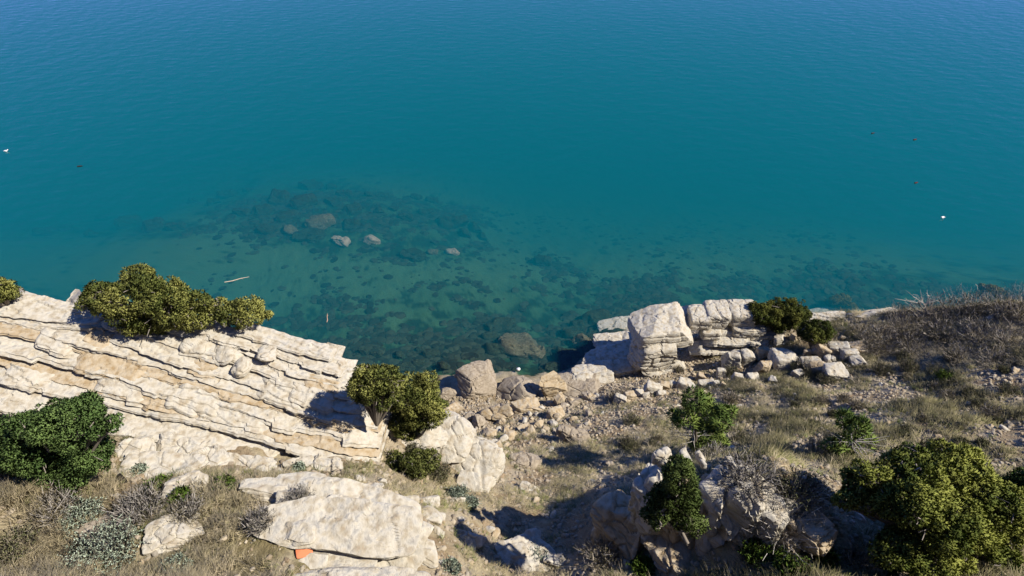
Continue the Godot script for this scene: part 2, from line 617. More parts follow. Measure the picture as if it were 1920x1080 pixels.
func make_materials() -> void:
	M.pale = rock_mat([[0.0, Color(0.25, 0.19, 0.125)], [0.28, Color(0.335, 0.295, 0.225)], [0.42, Color(0.40, 0.365, 0.30)], [0.58, Color(0.455, 0.425, 0.36)], [0.72, Color(0.375, 0.36, 0.325)], [1.0, Color(0.22, 0.21, 0.195)]], 3, 3.6, 2.2)
	M.ochre = rock_mat([[0.0, Color(0.20, 0.125, 0.055)], [0.3, Color(0.31, 0.24, 0.15)], [0.6, Color(0.38, 0.32, 0.235)], [1.0, Color(0.40, 0.365, 0.295)]], 11, 3.1, 2.2)
	M.grey = rock_mat([[0.0, Color(0.14, 0.11, 0.08)], [0.4, Color(0.25, 0.21, 0.16)], [0.7, Color(0.32, 0.275, 0.215)], [1.0, Color(0.38, 0.335, 0.275)]], 21, 2.7, 2.2)
	M.weed = rock_mat([[0.0, Color(0.008, 0.014, 0.01)], [0.5, Color(0.016, 0.028, 0.018)], [0.8, Color(0.03, 0.046, 0.028)], [1.0, Color(0.07, 0.085, 0.055)]], 31, 1.9, 2.0)
	M.brown = rock_mat([[0.0, Color(0.03, 0.03, 0.02)], [0.5, Color(0.07, 0.072, 0.045)], [1.0, Color(0.16, 0.15, 0.105)]], 35, 2.1, 2.0)
	M.ground = rock_mat([[0.0, Color(0.5, 0.5, 0.5)], [0.45, Color(0.85, 0.85, 0.85)], [1.0, Color(1.0, 1.0, 1.0)]], 41, 1.7, 3.0)
	M.ground.vertex_color_use_as_albedo = true
	M.leaf = leaf_mat(Color(0.25, 0.3, 0.12))
	M.twig = leaf_mat(Color(0.12, 0.11, 0.09))
	M.grass = leaf_mat(Color(0.3, 0.28, 0.2))
	M.bark = StandardMaterial3D.new()
	M.bark.vertex_color_use_as_albedo = true
	M.bark.roughness = 0.95
	M.bark.metallic_specular = 0.2
	M.pebble = StandardMaterial3D.new()
	M.pebble.vertex_color_use_as_albedo = true
	M.pebble.roughness = 0.95
	M.pebble.metallic_specular = 0.2
	M.plain = {}
	# the sea's skin: a clear sheet that mirrors the sky, rippled
	var w := StandardMaterial3D.new()
	w.albedo_color = Color(0.02, 0.25, 0.28, 0.02)
	w.transparency = BaseMaterial3D.TRANSPARENCY_ALPHA
	w.roughness = 0.08
	w.metallic_specular = 0.42
	w.normal_enabled = true
	var t := noise_tex(0.011, 77, [], 1024, FastNoiseLite.TYPE_SIMPLEX_SMOOTH, 6)
	t.as_normal_map = true
	t.bump_strength = 8.0
	w.normal_texture = t
	w.normal_scale = 0.2
	w.uv1_scale = Vector3(6000.0 / 31.0, 6000.0 / 19.0, 1)
	M.water = w

func paint(c: Color, rough := 0.8) -> StandardMaterial3D:
	var m := StandardMaterial3D.new()
	m.albedo_color = c.linear_to_srgb()
	m.roughness = rough
	return m

# ------------------------------------------------------------------ setting
func lines(spans: Array) -> PackedFloat32Array:
	var a := PackedFloat32Array()
	for s in spans:
		var x: float = s[0]
		while x < s[1] - 0.001:
			a.append(x)
			x += s[2]
	a.append(spans[-1][1])
	return a

# where the photograph shows weed-grown rock under water: the reef, the shore and the band off the hill
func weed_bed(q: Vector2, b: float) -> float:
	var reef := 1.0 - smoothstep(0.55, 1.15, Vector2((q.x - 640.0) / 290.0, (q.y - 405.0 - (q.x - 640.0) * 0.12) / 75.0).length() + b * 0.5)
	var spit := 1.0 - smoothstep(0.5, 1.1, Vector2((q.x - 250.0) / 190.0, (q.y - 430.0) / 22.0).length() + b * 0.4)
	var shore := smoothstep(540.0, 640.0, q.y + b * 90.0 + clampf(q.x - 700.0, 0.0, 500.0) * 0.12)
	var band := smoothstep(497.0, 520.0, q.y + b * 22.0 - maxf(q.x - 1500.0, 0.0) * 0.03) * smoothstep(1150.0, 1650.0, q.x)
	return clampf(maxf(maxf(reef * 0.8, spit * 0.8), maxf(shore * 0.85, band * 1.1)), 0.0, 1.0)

func ground_tone(x: float, y: float, z: float) -> Color:
	var a := n_fbm.get_noise_2d(x * 3.0 + 300.0, z * 3.0) + 0.3 * n_soft.get_noise_2d(x * 6.0, z * 6.0)
	if y < -0.25:      # sand and cobbles under water; water's loss of red light painted in as green
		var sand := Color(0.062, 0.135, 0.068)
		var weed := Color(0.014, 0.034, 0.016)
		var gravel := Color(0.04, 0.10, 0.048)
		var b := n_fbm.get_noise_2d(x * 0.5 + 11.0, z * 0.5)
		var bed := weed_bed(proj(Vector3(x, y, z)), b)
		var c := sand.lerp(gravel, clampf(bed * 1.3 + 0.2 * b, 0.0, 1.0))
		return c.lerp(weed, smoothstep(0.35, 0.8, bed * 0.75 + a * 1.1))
	var soil := Color(0.26, 0.195, 0.12)
	var straw := Color(0.36, 0.305, 0.2)
	var moss := Color(0.135, 0.125, 0.06)
	var stone := Color(0.40, 0.345, 0.26)
	var c := soil.lerp(straw, smoothstep(-0.25, 0.25, a))
	c = c.lerp(moss, smoothstep(0.0, 0.35, n_fbm.get_noise_2d(x * 1.4 + 80.0, z * 1.4)) * 0.6)
	c = c.lerp(stone, smoothstep(0.08, 0.35, n_fbm.get_noise_2d(x * 5.0 - 30.0, z * 5.0)) * 0.7)
	return c

func make_ground() -> void:
	var xs := lines([[-3000, -600, 1200], [-600, -40, 80], [-40, -18, 0.6], [-18, 24, 0.14], [24, 47, 0.6], [47, 600, 80], [600, 3000, 1200]])
	var zs := lines([[-3000, -600, 1200], [-600, -110, 98], [-110, -72, 2.0], [-72, -46, 1.0], [-46, -25, 0.3], [-25, -3, 0.12], [-3, 10, 0.5], [10, 300, 58]])
	var nx := xs.size()
	var nz := zs.size()
	var v := PackedVector3Array()
	var co := PackedColorArray()
	for z in zs:
		for x in xs:
			var y := hgt(x, z)
			v.append(Vector3(x, y, z))
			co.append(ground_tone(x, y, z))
	var idx := PackedInt32Array()
	idx.resize((nx - 1) * (nz - 1) * 6)
	var k := 0
	for j in nz - 1:
		for i in nx - 1:
			var a := j * nx + i
			idx[k] = a
			idx[k + 1] = a + 1
			idx[k + 2] = a + nx + 1
			idx[k + 3] = a
			idx[k + 4] = a + nx + 1
			idx[k + 5] = a + nx
			k += 6
	var g := MeshInstance3D.new()
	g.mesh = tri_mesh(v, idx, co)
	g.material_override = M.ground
	setting(g, "ground")
	var w := MeshInstance3D.new()
	var pm := PlaneMesh.new()
	pm.size = Vector2(6000, 6000)
	w.mesh = pm
	w.material_override = M.water
	setting(w, "water_surface")
	var deep := FogVolume.new()
	deep.shape = RenderingServer.FOG_VOLUME_SHAPE_BOX
	deep.size = Vector3(5990, 40, 5990)
	deep.position = Vector3(0, -20.03, 0)
	var fm := FogMaterial.new()
	fm.density = WATER_DENSITY
	fm.albedo = WATER_TONE.linear_to_srgb()
	deep.material = fm
	setting(deep, "water")


# ------------------------------------------------------------------ rocks
# where a stone of that height stands so that its middle shows at that pixel
func stand(px: float, py: float, high: float, sink: float) -> Vector3:
	return pg(px, py, high * (0.5 - sink))

func boulder(called: String, px: float, py: float, wpx: float, hw: float, dw: float, turn: Vector3, mat: Material, sd: int, o: Dictionary, label: String, group := "", category := "boulder") -> MeshInstance3D:
	var sink: float = o.get("sink", 0.22)
	var at := pg(px, py)
	var w := wpx * depth_of(at) / FOCAL
	at = stand(px, py, w * hw, sink)
	var n: int = o.get("n", 16)
	var mesh := rock_mesh(Vector3(w, w * hw, w * dw), n, o.get("box", 4.0), sd, o)
	return solo(called, mesh, mat, at, turn, label, category, group)

func face_plane(px: float, py: float) -> Vector3:      # the leaning face of the bedded outcrop
	var a := pz(0, 800, 8.8)
	var b := pz(690, 876, 8.6)
	var c := pz(0, 562, 11.6)
	var nn := (b - a).cross(c - a).normalized()
	var r := ray(px, py)
	var o := Vector3(0, EYE_H, 0)
	return o + r * ((a - o).dot(nn) / r.dot(nn))

func make_bedded_outcrop() -> void:
	var foot := face_plane(300, 820)
	var t := thing("bedded_outcrop", foot, "broad cream sandstone outcrop of dipping overhanging beds below the seaward junipers", "rock outcrop")
	var back := Vector3(0.10, 0.10, -1.0).normalized()
	var up := Vector3(0.16, 0.98, 0.05).normalized()
	# x0, y0, x1, y1 of each bed's lower front edge in the photograph; tint; thickness over the space to the next bed
	var beds := [
		[-160, 738, 540, 884, 0, 0.5], [-160, 690, 704, 884, 0, 0.6], [-160, 644, 704, 866, 1, 0.34], [-160, 620, 706, 852, 0, 0.62], [-160, 576, 704, 826, 1, 0.34], [-60, 592, 702, 812, 0, 0.66],
		[70, 600, 694, 786, 0, 0.4], [160, 606, 684, 762, 0, 0.64], [260, 612, 670, 736, 0, 0.4], [340, 618, 652, 714, 0, 0.62], [430, 624, 628, 688, 0, 0.6], [-160, 604, 300, 636, 0, 0.5], [-160, 594, 260, 618, 0, 0.5], [-160, 584, 190, 602, 0, 0.4]]
	var above := [1, 2, 3, 4, 5, 6, 7, 8, 9, 10, -1, 12, 13, -1]
	for k in beds.size():
		var b: Array = beds[k]
		var a0 := face_plane(b[0], b[1]) - foot
		var b0 := face_plane(b[2], b[3]) - foot
		var gap := Vector3(0, 0.16, -0.3)
		if above[k] >= 0:
			var n: Array = beds[above[k]]
			var px := clampf((maxf(b[0], n[0]) + minf(b[2], n[2])) * 0.5, b[0], b[2])
			var y0 := lerpf(b[1], b[3], (px - b[0]) / (b[2] - b[0]))
			var y1 := lerpf(n[1], n[3], (px - n[0]) / (n[2] - n[0]))
			gap = face_plane(px, y1) - face_plane(px, y0)
		var sp_b := absf(gap.dot(back))
		var sp_u := absf(gap.dot(up))
		var t0 := sp_u * float(b[5])
		var deep := sp_b + (0.25 if above[k] < 0 else 0.35 if k >= 7 else 0.8)
		part("rock_bed", layer_mesh(a0, b0, back, up, deep, t0, (sp_u * 0.54 - t0) * deep / maxf(sp_b, 0.1), 3 + k, 0.07 if k < 11 else 0.2), M.ochre if b[4] == 1 else M.pale, t)
	# short flakes and ledges between the main beds
	var fr := RandomNumberGenerator.new()
	fr.seed = 77
	for q in 16:
		var px := fr.randf_range(-60, 600)
		var py := lerpf(625 + maxf(0.0, px - 300) * 0.12, 800 + maxf(0.0, px) * 0.05, fr.randf())
		var len := fr.randf_range(70, 230)
		var sl := 0.25 + 0.04 * smoothstep(760.0, 620.0, py) + fr.randf_range(-0.02, 0.02)
		if px + len > 690:
			len = 690 - px
		part("rock_bed", layer_mesh(face_plane(px, py) - foot, face_plane(px + len, py + len * sl) - foot, back, up, 0.5, fr.randf_range(0.05, 0.13), 0.12, 100 + q, 0.3), M.ochre if q % 3 == 0 else M.pale, t)
	# rounded knobs weathered out of the upper beds
	for e in [[368, 650, 40, 0.5], [455, 690, 34, 0.8], [420, 662, 44, 0.4], [505, 662, 40, 0.4]]:
		var p := face_plane(e[0], e[1])
		var w: float = e[2] * depth_of(p) / FOCAL
		part("rock_knob", rock_mesh(Vector3(w * 1.25, w * e[3], w), 14, 2.8, int(e[0]), {"rough": 0.06, "crack": 0.03, "cell": 0.5, "cuts": 3, "strata": 0.02, "bed": 0.12}), M.pale, t, p - foot + Vector3(0, 0.02, 0), Vector3(0.2, e[0] * 0.7, -0.2))

func make_slabs() -> void:
	# flat slabs and lumps; the photograph's pixel of the middle, width in pixels, height and depth over width
	var s := {"n": 44, "box": 6.0, "strata": 0.06, "bed": 0.1, "cuts": 6, "crack": 0.05, "cell": 0.45, "rough": 0.02, "chip": 2.0}
	for e in [
		[255, 838, 100, 0.22, 0.7, 0.15, "flat cream slab touching the green juniper below the bedded outcrop"],
		[330, 846, 95, 0.24, 0.6, -0.1, "rounded cream slab under the outcrop's lowest overhang, beside a flat slab"],
		[405, 862, 90, 0.22, 0.6, -0.15, "cream slab with a pinkish broken end under the outcrop's lowest overhang"],
		[300, 884, 150, 0.16, 0.5, 0.0, "long low cream slab behind the silvery scrub"],
		[350, 912, 70, 0.35, 0.7, 0.3, "pale grey rounded slab half buried in dry grass"],
		[480, 872, 110, 0.12, 0.4, -0.2, "thin cream ledge at the foot of the outcrop beside the sandy path"],
		[600, 872, 130, 0.12, 0.35, -0.22, "thin long ledge of cream rock where the outcrop's lowest bed ends"]]:
		boulder("rock_slab", e[0], e[1], e[2], e[3], e[4], Vector3(0.1, e[5], -0.12), M.pale, int(e[0]) + 3, s, e[6], "", "rock slab")
	# the pale outcrop in the foreground: beds with an open gap under the lip
	var at := pg(660, 985)
	var t := thing("pale_outcrop", at, "low white-cream outcrop of stacked beds with a dark hollow under its lip", "rock outcrop")
	var u := depth_of(at) / FOCAL
	var k := 0
	# pixel of the middle, width, thickness, depth, lift, tilt towards the camera, lean, turn
	for e in [[580, 928, 270, 0.28, 0.9, 0.0, 0.25, -0.16, -0.12], [690, 955, 200, 0.3, 0.9, 0.0, 0.2, -0.2, -0.25], [635, 982, 290, 0.24, 1.0, 0.46, 0.14, -0.09, -0.1], [755, 1002, 110, 0.34, 0.7, 0.1, 0.2, -0.2, -0.3], [548, 1006, 90, 0.4, 0.5, 0.05, 0.1, 0.0, 0.1], [785, 1034, 80, 0.32, 0.5, 0.1, 0.15, -0.2, -0.2], [690, 1064, 270, 0.16, 0.7, -0.02, 0.3, 0.02, 0.0], [640, 1098, 300, 0.25, 0.6, 0.02, 0.2, 0.0, 0.0]]:
		part("rock_bed", rock_mesh(Vector3(e[2] * u, e[3], e[4]), 48, 6.0, 410 + k, {"rough": 0.03, "crack": 0.025, "cell": 1.3, "strata": 0.06, "bed": 0.085, "cuts": 6, "chip": 0.9}), M.pale, t, pg(e[0], e[1], e[5]) - at, Vector3(e[6], e[8], e[7]))
		k += 1
	for e in [[600, 968, 56, 0.3], [765, 985, 50, 0.5], [735, 962, 44, 0.5], [680, 957, 36, 0.4]]:
		var w: float = e[2] * u
		part("rock_knob", rock_mesh(Vector3(w * 1.1, w * e[3], w * 0.8), 16, 3.2, int(e[0]), {"crack": 0.04, "cell": 0.3, "strata": 0.03, "bed": 0.1}), M.pale, t, pg(e[0], e[1], 0.25) - at, Vector3(0, e[0], 0))
	var fr := RandomNumberGenerator.new()
	fr.seed = 5
	for q in 22:
		var px := fr.randf_range(490, 830)
		var py := lerpf(918.0, 1062.0, fr.randf()) + (px - 660) * 0.12
		if py > 1000 and py < 1050 and px < 740:
			continue
		var w: float = fr.randf_range(18, 60) * u
		part("rock_fragment", rock_mesh(Vector3(w, w * 0.3, w * 0.6), 10, 6.0, 800 + q, {"cuts": 6, "crack": 0.0, "strata": 0.03, "bed": 0.06}), M.pale, t, pg(px, py, 0.04) - at, Vector3(0.2, fr.randf_range(-0.5, 0.3), -0.12))
	# white rock below the paired junipers
	at = pg(870, 860)
	t = thing("white_outcrop", at, "smooth whitish rock hump with fine cracks beside the paired junipers", "rock outcrop")
	var w0 := depth_of(at) / FOCAL
	part("rock_hump", rock_mesh(Vector3(120 * w0, 0.9, 1.9), 40, 3.0, 71, {"rough": 0.06, "crack": 0.05, "cell": 0.45, "strata": 0.05, "bed": 0.15, "cuts": 3}), M.pale, t, pg(878, 868, 0.15) - at, Vector3(0.55, -0.5, -0.15))
	part("rock_hump", rock_mesh(Vector3(105 * w0, 0.9, 1.7), 36, 3.2, 72, {"rough": 0.06, "crack": 0.05, "cell": 0.5, "strata": 0.05, "bed": 0.15, "cuts": 3}), M.pale, t, pg(835, 828, 0.2) - at, Vector3(0.5, -0.3, 0.0))
	part("rock_ledge", rock_mesh(Vector3(60 * w0, 0.25, 0.8), 20, 4.0, 73, {"strata": 0.04, "bed": 0.1}), M.pale, t, pg(890, 908, 0.1) - at, Vector3(0.2, -0.3, -0.1))
	part("rock_ledge", rock_mesh(Vector3(110 * w0, 0.5, 0.8), 24, 4.0, 74, {"strata": 0.05, "bed": 0.14, "crack": 0.05, "cell": 0.4}), M.pale, t, pg(780, 828, 0.15) - at, Vector3(0.2, 0.1, -0.1))
	# the cleft columns at the outcrop's seaward end
	at = pg(712, 815)
	t = thing("cleft_rock", at, "cream rock split into upright ribs by dark clefts next to a pale trunk", "rock outcrop")
	for e in [[698, 800, 20, 1.9], [716, 795, 18, 2.2], [735, 805, 24, 1.5]]:
		var w: float = e[2] * depth_of(at) / FOCAL
		part("rock_rib", rock_mesh(Vector3(w, 1.15, w * 1.6), 18, 4.0, int(e[0]), {"rough": 0.09, "crack": 0.05, "cell": 0.4, "taper": 0.25}), M.pale, t, pg(e[0], e[1], 0.2) - at, Vector3(-0.1, 0.2, 0.12))
	# single lumps in the gully
	for e in [
		[700, 920, 46, 0.5, "knobbly cream rock in the grass above the pale outcrop"], [672, 897, 24, 0.6, "squared pale stone on the sandy path by the ochre stone"], [520, 886, 26, 0.4, "smooth white stone lying on the sandy path"],
		[716, 905, 22, 0.6, "ochre-tinged square stone beside the knobbly cream rock"], [860, 942, 30, 0.5, "tan block among silvery plants below the whitish hump"], [863, 976, 18, 0.6, "bright white stone at the tip of the rock's shadow"],
		[985, 868, 60, 0.35, "grey flat-topped slab with a dark hollow beneath it in the gully"], [990, 915, 44, 0.25, "thin pale slab tilted in the gully grass"], [1075, 822, 66, 0.45, "grey slab with a black shaded end above the pine's shadow"],
		[330, 1000, 105, 0.28, "layered tan ledge under the silvery shrub"], [200, 995, 110, 0.2, "low weathered grey slab between scrub and dry grass"], [880, 1015, 60, 0.3, "low pale kerb-like rock at the shadow's near edge"],
		[985, 1052, 150, 0.12, "long thin pale ledge with a silvery plant growing over it"], [1040, 1052, 40, 0.5, "cream broken stone end sticking out of the long thin ledge"], [600, 1084, 200, 0.08, "wide flat cream slab below the pale outcrop"]]:
		boulder("rock_lump", e[0], e[1], e[2], e[3], 0.65, Vector3(rng.randf_range(-0.15, 0.2), rng.randf() * 0.8 - 0.4, rng.randf_range(-0.2, 0.1)), M.grey if "grey" in e[4] else M.pale, int(e[0] + e[1]), {"n": 28, "box": 5.0, "strata": 0.05, "bed": 0.09, "crack": 0.05, "cell": 0.4, "cuts": 8, "chip": 1.8, "rough": 0.02}, e[4], "", "rock")

func make_shore() -> void:
	for e in [
		[896, 712, 92, 0.62, 0.8, 0.2, -0.1, 0, 3.0, "rounded grey-brown boulder with a crack, standing at the water's edge"],
		[972, 728, 78, 0.6, 0.8, -0.3, 0.1, 0, 3.6, "brown furrowed boulder wedged beside the rounded grey boulder"],
		[1036, 724, 54, 1.45, 0.6, 0.2, 0.2, 1, 5.5, "jagged upright cream boulder with a pointed top at the waterline"],
		[1050, 752, 34, 0.9, 0.8, 0.5, -0.2, 1, 5.0, "cream wedge leaning against the jagged upright boulder"],
		[988, 762, 78, 0.42, 0.6, 0.1, -0.12, 1, 4.5, "long cream block split by an upright crack behind the shore boulders"],
		[932, 774, 62, 0.55, 0.6, -0.4, 0.35, 1, 4.5, "tilted tan slab resting against the long cracked block"],
		[838, 742, 38, 0.8, 0.7, 0.3, 0.2, 0, 3.5, "pointed grey stone beside the juniper at the waterline"],
		[846, 768, 42, 0.7, 0.8, 0.8, 0.1, 1, 4.0, "tan block below the pointed grey stone"],
		[879, 782, 26, 1.2, 0.8, 0.4, 0.0, 0, 2.6, "egg-shaped grey stone standing on end by the rock pool"],
		[858, 792, 26, 0.6, 0.8, 0.1, 0.0, 0, 3.0, "small dark grey boulder next to the egg-shaped stone"],
		[898, 792, 34, 0.9, 0.8, 0.9, 0.2, 0, 3.6, "brown-grey block between the egg-shaped stone and the tilted slab"],
		[1073, 730, 26, 0.75, 0.8, 0.4, 0.0, 2, 4.0, "small ochre block beside the jagged upright boulder"],
		[1102, 744, 38, 0.45, 0.6, -0.5, 0.3, 1, 5.0, "pale tilted wedge at the end of the row of blocks"],
		[1075, 755, 30, 0.5, 0.7, 0.7, 0.1, 0, 4.0, "grey broken slab below the small ochre block"],
		[1040, 776, 36, 0.6, 0.8, 0.3, 0.0, 1, 4.5, "square cream stone at the foot of the cream wedge"],
		[1010, 795, 26, 0.7, 0.7, 0.5, 0.1, 1, 5.0, "bright cream block above the tilted hollow slab"],
		[985, 805, 44, 0.3, 0.6, 0.2, -0.3, 1, 5.0, "thin tilted slab with a dark hollow below the long block"],
		[955, 818, 34, 0.7, 0.7, 0.9, 0.1, 1, 4.5, "tan lump in the rubble by the thin tilted slab"],
		[915, 815, 34, 0.8, 0.7, 0.2, 0.2, 1, 4.5, "cream block in the rubble by the whitish hump"],
		[940, 792, 22, 0.7, 0.7, 0.2, 0.2, 2, 4.0, "small orange-brown stone under the tilted tan slab"],
		[925, 845, 40, 0.8, 0.7, 0.5, 0.2, 1, 4.5, "tall cream lump where the rubble meets the whitish hump"]]:
		var big: bool = e[2] > 45
		boulder("boulder", e[0], e[1], e[2], e[3], e[4], Vector3(0.1, e[5], e[6]), [M.grey, M.ochre, M.ochre][e[7]], int(e[0] * 3 + e[1]), {"n": 26 if big else 16, "box": e[8], "sink": 0.2, "cuts": 15, "rough": 0.02, "chip": 0.7, "crack": 0.07 if big else 0.04, "cell": 0.9 if big else 0.5, "strata": 0.05 if big else 0.0, "bed": 0.3}, e[9])
	for k in 46:      # broken stones heaped behind the shore boulders
		var px := rng.randf_range(880, 1180)
		var py := lerpf(835, 752, clampf((px - 880) / 260.0, 0, 1)) + rng.randfn() * 16.0 - 4.0
		boulder("broken_stone", px, py, rng.randf_range(9, 22), rng.randf_range(0.5, 0.9), 0.8, Vector3(rng.randf(), rng.randf() * 6, rng.randf() * 0.5), [M.pale, M.pale, M.ochre, M.grey][k % 4], 500 + k, {"n": 7, "box": 4.5, "cuts": 8, "crack": 0.0}, "angular broken stone in the heap behind the shore boulders", "broken stones behind the shore boulders", "stone")
	# low beds of rock running into the water under the stack
	for e in [[1165, 612, 90, 0.14, 0.5, "upper flat pale shelf at the waterline beside the rock stack"], [1160, 638, 90, 0.14, 0.5, "lower flat pale shelf at the waterline beside the rock stack"], [1140, 676, 110, 0.3, 0.7, "broad cream shelf lying in the rock stack's shadow"], [1115, 704, 90, 0.3, 0.5, "knobbly cream ledge in front of the shaded shelf"], [1090, 722, 100, 0.22, 0.6, "brown layered ledge at the foot of the knobbly ledge"]]:
		boulder("rock_shelf", e[0], e[1], e[2], e[3], e[4], Vector3(0.05, 0.1, 0.1), M.grey if "brown" in e[5] else M.pale, int(e[1]), {"n": 30, "box": 6.0, "strata": 0.12, "bed": 0.16, "cuts": 3, "crack": 0.06, "cell": 0.7, "sink": 0.1}, e[5], "", "rock shelf")

func make_stack() -> void:
	# the block-topped stack and the bedded wall beside it
	var z := 22.4
	var at := pz(1235, 700, 19.6)
	at.y = hgt(at.x, at.z) - 0.2
	var t := thing("rock_stack", at, "tall cream rock stack with a block-like cap overhanging its undercut shaft", "rock stack")
	var w := depth_of(at) / FOCAL
	part("cap", rock_mesh(Vector3(104 * w, 1.25, 2.1), 44, 9.0, 201, {"rough": 0.03, "crack": 0.05, "cell": 0.9, "strata": 0.05, "bed": 0.35, "cuts": 2, "chip": 0.6}), M.pale, t, pz(1240, 612, 20.5) - at, Vector3(0.05, 0.15, 0.02))
	part("shaft", rock_mesh(Vector3(92 * w, 2.6, 1.7), 44, 6.0, 202, {"rough": 0.05, "crack": 0.08, "cell": 0.9, "strata": 0.07, "bed": 0.33, "cuts": 4, "taper": -0.1}), M.pale, t, pz(1232, 662, 20.1) - at, Vector3(0.08, 0.2, -0.04))
	part("buttress", rock_mesh(Vector3(40 * w, 2.5, 1.3), 32, 4.0, 203, {"rough": 0.08, "crack": 0.08, "cell": 0.6, "strata": 0.1, "bed": 0.25}), M.pale, t, pz(1208, 660, 19.9) - at, Vector3(0.0, 0.3, -0.1))
	part("foot", rock_mesh(Vector3(80 * w, 0.9, 1.3), 30, 4.0, 204, {"rough": 0.07, "crack": 0.06, "cell": 0.6, "strata": 0.1, "bed": 0.22}), M.pale, t, pz(1245, 694, 19.7) - at, Vector3(0.1, 0.1, 0.1))
	at = pz(1380, 680, 19.8)
	at.y = hgt(at.x, at.z) - 0.2
	t = thing("bedded_wall", at, "wall of stacked cream blocks over a dark thinly bedded face behind the tumbled blocks", "rock outcrop")
	var kk := 0
	for b in [[1288, 612, 20.9, 1500, 612, 20.9, 1.1, 0.24, 0.2], [1330, 632, 20.45, 1500, 640, 20.3, 1.0, 0.2, 0.16], [1325, 650, 20.1, 1475, 654, 20.0, 0.9, 0.14, 0.12], [1300, 668, 19.9, 1470, 668, 19.8, 0.8, 0.1, 0.1], [1490, 606, 20.9, 1600, 602, 20.8, 0.6, 0.1, 0.06], [1590, 600, 20.7, 1660, 598, 20.6, 0.5, 0.06, 0.04]]:
		part("rock_bed", layer_mesh(pz(b[0], b[1], b[2]) - at, pz(b[3], b[4], b[5]) - at, Vector3(0, 0.05, -1).normalized(), Vector3.UP, b[6], b[7], b[8], 150 + kk, 0.1), M.pale, t)
		kk += 1
	for e in [["block", 1312, 596, 42, 0.75, 1.2, 21.0], ["block", 1344, 590, 46, 0.9, 1.3, 21.2], ["block", 1390, 588, 50, 0.85, 1.3, 21.2], ["block", 1400, 611, 60, 0.5, 1.2, 20.9], ["block", 1372, 632, 60, 0.36, 1.2, 20.6], ["block", 1330, 618, 36, 0.5, 1.0, 20.8], ["bedded_face", 1394, 656, 150, 1.1, 1.1, 20.6], ["bedded_face", 1318, 662, 56, 1.6, 0.9, 20.9], ["bedded_face", 1345, 640, 70, 1.5, 1.0, 21.2]]:
		var p := pz(e[1], e[2], e[6])
		part(e[0], rock_mesh(Vector3(e[3] * w, e[4], e[5]), 28, 8.0, int(e[1]), {"rough": 0.03, "crack": 0.05, "cell": 0.6, "strata": 0.1 if e[0] == "bedded_face" else 0.03, "bed": 0.13 if e[0] == "bedded_face" else 0.4, "cuts": 1}), M.ochre if e[0] == "bedded_face" else M.pale, t, p - at, Vector3(0.04, 0.1 if int(e[1]) % 2 else -0.05, 0.04))
	boulder("rock_slab", 1540, 588, 80, 0.1, 0.35, Vector3(0, 0.2, 0.05), M.pale, 91, {"n": 24, "box": 5.0, "strata": 0.06, "bed": 0.15, "crack": 0.06, "cell": 0.5}, "broken pale slab on the crest between two dark green junipers", "", "rock slab")
	boulder("rock_slab", 1640, 590, 90, 0.07, 0.25, Vector3(0, 0.1, 0.08), M.pale, 92, {"n": 20, "box": 5.0, "strata": 0.05, "bed": 0.12}, "low pale slab on the crest running into the brown thicket", "", "rock slab")
	# tumbled squared blocks
	var k := 0
	for e in [[1163, 750, 20, 0.9], [1180, 744, 18, 0.9], [1200, 738, 16, 0.8], [1225, 730, 28, 0.7], [1246, 724, 16, 1.0], [1262, 722, 16, 1.0], [1287, 722, 30, 0.6], [1296, 734, 12, 0.8], [1325, 722, 26, 0.5], [1342, 720, 12, 1.0], [1356, 722, 10, 1.2], [1371, 674, 32, 0.95],
			[1405, 670, 28, 1.1], [1431, 664, 24, 0.9], [1478, 676, 54, 0.42], [1382, 708, 16, 1.0], [1432, 692, 22, 1.3], [1412, 708, 22, 0.5], [1520, 681, 32, 0.5], [1534, 688, 24, 0.8], [1567, 698, 36, 0.7], [1495, 702, 18, 0.8], [1540, 656, 26, 0.8], [1592, 664, 24, 0.8],
			[1572, 650, 30, 0.5], [1513, 662, 12, 1.6], [1528, 660, 10, 1.5], [1556, 674, 16, 0.9], [1610, 652, 34, 0.35], [1610, 678, 26, 0.6], [1462, 636, 20, 0.7], [1492, 632, 16, 0.8], [1212, 742, 12, 0.8], [1240, 738, 14, 0.7], [1314, 706, 14, 0.9], [1352, 700, 14, 1.2], [1450, 712, 14, 0.7], [1276, 738, 12, 0.7]]:
		boulder("stone_block", e[0], e[1], e[2] * 1.12, e[3], 0.7, Vector3(rng.randf_range(-0.2, 0.2), rng.randf_range(-0.5, 0.5), rng.randf_range(-0.3, 0.3)), M.ochre if k % 3 == 1 else M.pale, 300 + k, {"n": 14, "box": 11.0, "cuts": 2, "crack": 0.03, "cell": 0.5, "rough": 0.02, "sink": 0.08}, "tan squared sandstone block tumbled along the foot of the bedded wall", "blocks tumbled below the bedded wall", "stone block")
		k += 1

